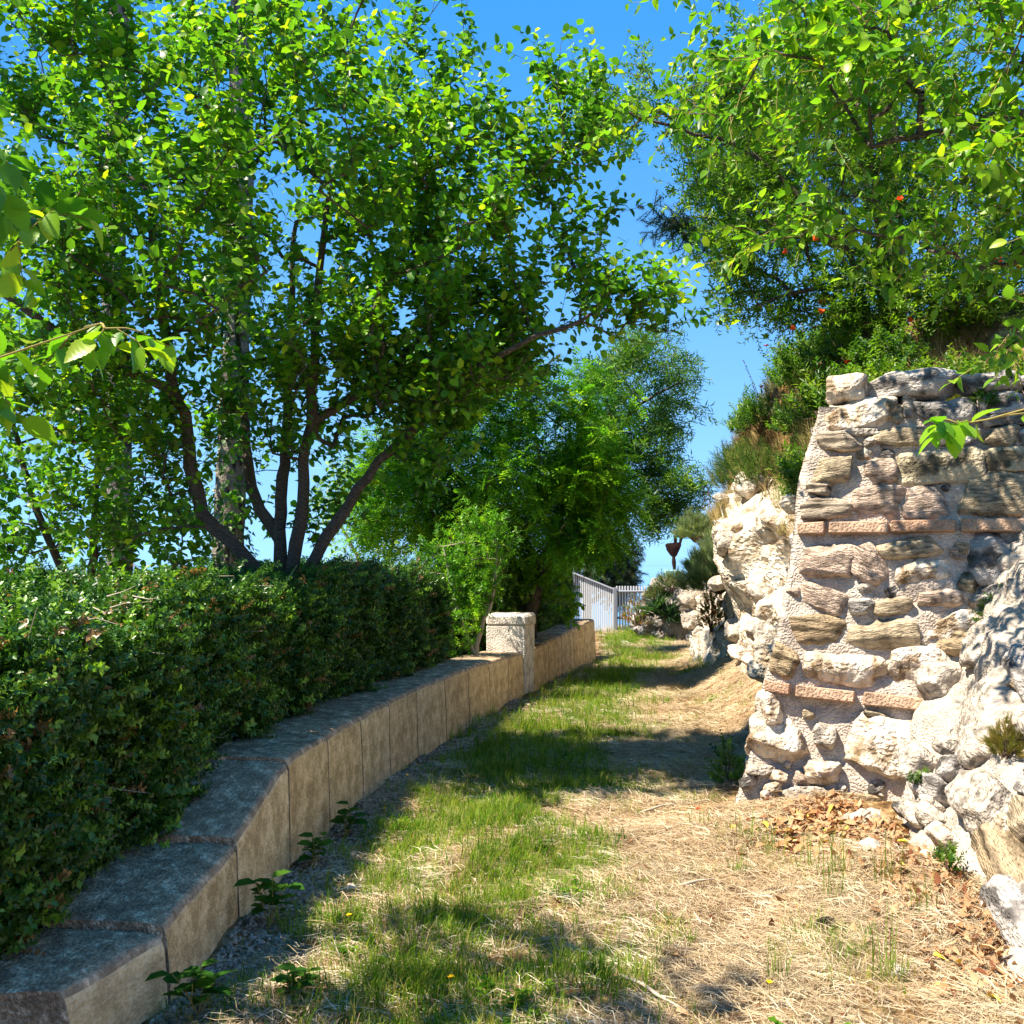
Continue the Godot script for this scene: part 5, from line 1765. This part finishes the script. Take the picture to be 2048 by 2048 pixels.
	grow(t, {"key": "pom", "meshes": fine, "size": [0.8, 1.3], "colors": mid, "shoots": 4, "shoot_len": 0.3, "per": 5, "up": 0.1, "droop": 0.2, "bark": M.bark, "sides": 7,
		"limbs": [[[Vector3(3.2, g1 - 0.2, -8.7), Vector3(3.12, g1 + 0.4, -8.6), Vector3(3.05, 3.9, -8.5)], 0.07, 0.05], [[Vector3(3.12, g1 + 0.3, -8.6), Vector3(2.8, 3.7, -8.4), Vector3(2.4, 4.2, -8.2), Vector3(1.9, 4.7, -8.2), Vector3(1.3, 4.85, -8.1), Vector3(0.7, 5.05, -8.1)], 0.05, 0.008], [[Vector3(3.05, 3.9, -8.5), Vector3(2.9, 4.8, -8.4), Vector3(2.5, 5.6, -8.2)], 0.045, 0.015], [[Vector3(3.1, g1 + 0.5, -8.6), Vector3(3.6, 4.2, -8.5), Vector3(3.9, 5.0, -8.4)], 0.045, 0.015], [[Vector3(2.8, 3.7, -8.4), Vector3(2.3, 3.6, -8.3), Vector3(1.95, 3.5, -8.3)], 0.025, 0.01]],
		"blobs": [[Vector3(1.8, 4.85, -8.4), Vector3(0.6, 0.6, 0.7), 50], [Vector3(2.7, 4.7, -8.4), Vector3(0.9, 0.95, 1.0), 110], [Vector3(1.95, 3.95, -8.4), Vector3(0.5, 0.3, 0.5), 30], [Vector3(3.6, 4.3, -8.3), Vector3(0.9, 1.1, 0.9), 100], [Vector3(2.1, 3.5, -8.4), Vector3(0.35, 0.16, 0.35), 12], [Vector3(2.95, 3.5, -8.3), Vector3(0.7, 0.3, 0.6), 44], [Vector3(3.8, 3.5, -8.2), Vector3(0.6, 0.4, 0.6), 36], [Vector3(3.0, 5.9, -8.4), Vector3(1.3, 0.6, 0.9), 60], [Vector3(0.85, 5.05, -8.2), Vector3(0.45, 0.3, 0.4), 20]]})
	var petal := leaf_mesh("oval", 0.045, 0.04, 0.5, -0.2)
	var ored := surf("orange_petal", lin(0.85, 0.11, 0.02), 0.6, "")
	for k in 14:
		var q := Vector3(rf(2.0, 3.9), rf(3.25, 4.1), rf(-8.2, -7.5))
		if k == 0:
			q = Vector3(3.55, 3.62, -7.5)
		var fb := MB.new()
		for j in 5:
			var a := TAU * j / 5.0
			add_leaf(fb, aim(Vector3.ZERO, Vector3(cos(a), 0.9, sin(a)), Vector3(0, 1, 0), 1.0), 0.045, 0.035, 0.5, -0.2, OVAL_T, OVAL_W)
		part(t, "flower", fb.mesh(), ored, Transform3D(Basis.from_euler(rv()), q - t.position))
	# the dark cedar behind it
	var needles := [needle_mesh(46, 0.2, 0.05), needle_mesh(40, 0.15, 0.045)]
	t = thing("cedar_tree", "dark needled cedar showing behind the pomegranate", "tree", Vector3(4.6, land(4.6, -12.5), -12.5))
	var g2 := t.position.y
	var darks := [Color(0.015, 0.035, 0.018), Color(0.025, 0.055, 0.025), Color(0.04, 0.075, 0.035)]
	grow(t, {"key": "cedar", "meshes": needles, "size": [0.9, 1.4], "colors": darks, "shoots": 4, "shoot_len": 0.35, "per": 5, "up": -0.15, "droop": 0.4, "leaf_mat": M.needle, "rise": 0.0,
		"limbs": [[[Vector3(4.6, g2 - 0.2, -12.5), Vector3(4.6, 5.0, -12.5), Vector3(4.6, 9.0, -12.5)], 0.16, 0.06], [[Vector3(4.6, 5.0, -12.5), Vector3(3.2, 5.3, -12.0), Vector3(2.0, 5.25, -11.4)], 0.05, 0.012], [[Vector3(4.6, 6.2, -12.5), Vector3(3.3, 6.6, -12.0), Vector3(2.1, 6.6, -11.3)], 0.05, 0.012], [[Vector3(4.6, 5.6, -12.5), Vector3(3.4, 5.9, -11.6), Vector3(2.4, 5.9, -10.9)], 0.05, 0.012]],
		"blobs": [[Vector3(1.95, 5.15, -11.4), Vector3(0.35, 0.08, 0.3), 9], [Vector3(2.4, 6.45, -11.5), Vector3(0.6, 0.2, 0.5), 16], [Vector3(3.2, 5.8, -11.8), Vector3(1.0, 0.9, 0.8), 50], [Vector3(2.5, 5.75, -11.0), Vector3(0.4, 0.2, 0.4), 10]]})
	# far conifer beyond the fence
	t = thing("cypress_tree", "dark blue green conifer standing beyond the slat fence", "tree", Vector3(2.2, land(2.2, -31.0), -31.0))
	var g3 := t.position.y
	grow(t, {"key": "cypress", "meshes": [needle_mesh(40, 0.34, 0.11)], "size": [0.8, 1.3], "colors": [Color(0.03, 0.06, 0.035), Color(0.05, 0.085, 0.045), Color(0.09, 0.12, 0.05)], "shoots": 4, "shoot_len": 0.4, "per": 4, "up": 0.3, "leaf_mat": M.needle,
		"limbs": [[[Vector3(2.2, g3 - 0.2, -31.0), Vector3(2.2, 1.0, -31.0), Vector3(2.2, 3.2, -31.0)], 0.18, 0.04], [[Vector3(2.2, 0.2, -31.0), Vector3(3.0, 0.9, -30.8), Vector3(3.4, 2.0, -30.7)], 0.06, 0.02]],
		"blobs": [[Vector3(2.3, 1.6, -30.8), Vector3(0.75, 1.2, 0.7), 60], [Vector3(3.35, 1.45, -30.7), Vector3(0.22, 0.7, 0.22), 20], [Vector3(3.1, 0.7, -30.7), Vector3(0.6, 0.4, 0.5), 22], [Vector3(1.4, 1.0, -30.9), Vector3(0.6, 0.8, 0.5), 24], [Vector3(2.45, 2.7, -30.8), Vector3(0.25, 0.5, 0.25), 10]]})
	# the mulberry leaning in from the right
	var tooth := [leaf_mesh("tooth", 0.1, 0.06, 0.25, 0.22), leaf_mesh("tooth", 0.088, 0.055, 0.4, 0.1)]
	var point := [leaf_mesh("point", 0.1, 0.056, 0.25, 0.22), leaf_mesh("point", 0.088, 0.05, 0.4, 0.1)]
	t = thing("elm_tree", "elm with large toothed leaves reaching in over the leaning wall", "tree", Vector3(4.3, land(4.3, -4.0), -4.0))
	var g4 := t.position.y
	grow(t, {"key": "elm_right", "near": 300, "meshes": tooth, "crown_meshes": point, "size": [0.42, 0.85], "colors": [Color(0.065, 0.19, 0.02), Color(0.105, 0.28, 0.022), Color(0.17, 0.38, 0.025), Color(0.28, 0.5, 0.03), Color(0.44, 0.6, 0.03)], "shoots": 4, "shoot_len": 0.34, "per": 9, "up": 0.0, "droop": 0.2, "open": 0.8, "young": 1.3, "twig_mat": M.twig_green,
		"limbs": [[[Vector3(4.3, g4 - 0.2, -4.0), Vector3(4.1, 3.0, -4.0), Vector3(3.7, 4.0, -4.1)], 0.13, 0.09], [[Vector3(3.9, 3.6, -4.05), Vector3(3.0, 4.2, -4.3), Vector3(2.0, 4.3, -4.7), Vector3(1.1, 4.2, -5.0)], 0.06, 0.012], [[Vector3(4.0, 3.2, -4.0), Vector3(3.2, 3.4, -4.2), Vector3(2.4, 3.4, -4.4), Vector3(1.6, 3.3, -4.6)], 0.05, 0.01]],
		"blobs": [[Vector3(1.25, 3.6, -4.6), Vector3(0.5, 0.35, 0.5), 22], [Vector3(1.8, 3.65, -4.5), Vector3(0.55, 0.4, 0.6), 36], [Vector3(2.1, 3.05, -4.5), Vector3(0.4, 0.4, 0.5), 30], [Vector3(1.45, 3.0, -4.8), Vector3(0.35, 0.15, 0.35), 10], [Vector3(2.15, 2.55, -4.4), Vector3(0.18, 0.3, 0.4), 8], [Vector3(1.5, 4.5, -4.9), Vector3(0.95, 0.5, 0.8), 50], [Vector3(2.6, 3.9, -4.2), Vector3(0.6, 0.6, 0.7), 40], [Vector3(1.35, 3.95, -5.5), Vector3(0.5, 0.35, 0.4), 26]]})
	# its lowest twig hangs in front of the pier
	grow(t, {"key": "elm_twig", "foot": "low_twig", "near": 40, "meshes": tooth, "size": [0.7, 1.0], "colors": greens.slice(2, 5), "shoots": 2, "shoot_len": 0.1, "per": 4, "up": 0.0, "droop": 0.3, "open": 1.0, "spread": 0.5, "limb_mat": M.twig_green, "twig_mat": M.twig_green, "tumble": 0.4,
		"limbs": [[[Vector3(4.05, 2.95, -4.0), Vector3(3.0, 2.6, -3.6), Vector3(2.2, 2.1, -3.3), Vector3(1.6, 1.92, -3.05), Vector3(1.3, 1.87, -3.2)], 0.015, 0.002]],
		"blobs": [[Vector3(1.42, 1.88, -3.12), Vector3(0.16, 0.03, 0.03), 5], [Vector3(1.7, 1.95, -3.1), Vector3(0.16, 0.05, 0.08), 5]]})
	# the elm on the near left, outside the picture but for its twigs
	t = thing("elm_tree", "elm whose toothed leafy twigs reach in before the hedge", "tree", Vector3(-3.3, land(-3.3, -1.5), -1.5))
	var g5 := t.position.y
	grow(t, {"key": "elm_left", "near": 200, "meshes": tooth, "crown_meshes": point, "size": [0.55, 0.95], "colors": greens, "shoots": 3, "shoot_len": 0.2, "per": 7, "up": 0.0, "droop": 0.2, "open": 0.8, "young": 1.3, "twig_mat": M.twig_green,
		"limbs": [[[Vector3(-3.3, g5 - 0.2, -1.5), Vector3(-3.2, 1.5, -1.6), Vector3(-3.0, 3.4, -1.9)], 0.14, 0.09], [[Vector3(-3.05, 2.8, -1.8), Vector3(-2.2, 2.6, -2.0), Vector3(-1.6, 2.45, -2.2), Vector3(-1.25, 2.4, -2.3)], 0.025, 0.004], [[Vector3(-3.0, 3.4, -1.9), Vector3(-2.6, 3.8, -2.3), Vector3(-1.9, 3.9, -2.8)], 0.06, 0.015]],
		"blobs": [[Vector3(-1.2, 2.3, -2.35), Vector3(0.12, 0.2, 0.2), 7], [Vector3(-2.3, 3.6, -2.7), Vector3(0.9, 0.55, 0.9), 90]]})

	grow(t, {"key": "elm_left_twig", "foot": "low_twig", "near": 90, "meshes": tooth, "size": [0.5, 0.85], "colors": greens.slice(1, 5), "shoots": 2, "shoot_len": 0.12, "per": 5, "up": 0.0, "droop": 0.35, "open": 1.0, "spread": 0.5, "limb_mat": M.twig_green, "twig_mat": M.twig_green, "tumble": 0.5, "tip": 0.002,
		"limbs": [[[Vector3(-3.12, 2.0, -1.7), Vector3(-2.2, 1.95, -1.8), Vector3(-1.6, 1.82, -1.9), Vector3(-1.02, 1.85, -2.05), Vector3(-0.84, 1.94, -2.14)], 0.012, 0.0015]],
		"blobs": [[Vector3(-0.84, 1.93, -2.15), Vector3(0.14, 0.04, 0.05), 6], [Vector3(-1.08, 1.82, -2.05), Vector3(0.12, 0.08, 0.06), 6]]})


func _ready() -> void:
	rng.seed = 20240611
	nz.seed = 7
	nz.noise_type = FastNoiseLite.TYPE_SIMPLEX_SMOOTH
	nz.frequency = 0.05
	nz.fractal_type = FastNoiseLite.FRACTAL_NONE

	var cam := Camera3D.new()
	cam.name = "camera"
	cam.position = EYE
	cam.rotation_degrees = Vector3(2.717, 0, 0)
	cam.fov = 52.0
	cam.near = 0.05
	cam.far = 20000.0
	add_child(cam)

	var env := Environment.new()
	env.background_mode = Environment.BG_SKY
	var sky := Sky.new()
	var sm := ProceduralSkyMaterial.new()
	sm.sky_top_color = Color(0.10, 0.385, 0.64)
	sm.sky_horizon_color = Color(0.46, 0.63, 0.77)
	sm.sky_curve = 0.16
	sm.ground_horizon_color = Color(0.46, 0.63, 0.77)
	sm.ground_bottom_color = Color(0.3, 0.36, 0.38)
	sm.sun_angle_max = 4.0
	sky.sky_material = sm
	env.sky = sky
	env.background_energy_multiplier = 0.73
	env.tonemap_mode = Environment.TONE_MAPPER_LINEAR
	env.tonemap_exposure = 3.9
	env.sdfgi_enabled = true
	env.ssao_enabled = true
	env.ssil_enabled = true
	var we := WorldEnvironment.new()
	we.name = "world"
	we.environment = env
	add_child(we)

	var sun := DirectionalLight3D.new()
	sun.name = "sun"
	sun.light_color = Color(1.0, 0.95, 0.87)
	sun.light_energy = 1.12
	sun.light_angular_distance = 0.5
	sun.shadow_enabled = true
	add_child(sun)
	sun.look_at_from_position(SUN_TO * 10.0, Vector3.ZERO)

	make_textures()
	make_materials()
	make_ico()
	build_land()
	build_pier()
	build_wall()
	build_bench()
	build_hedge("clipped box hedge along the bench, from its low end to the gap", -1.7, -9.9, 0.43, 1.05, 1.38, 95.0)
	build_hedge("short clipped hedge behind the far end of the bench", -12.0, -15.6, 0.43, 0.8, 1.34, 80.0)
	build_trees()
	build_bank_plants()
	build_far_end()
	build_ground_cover()
	build_small_things()
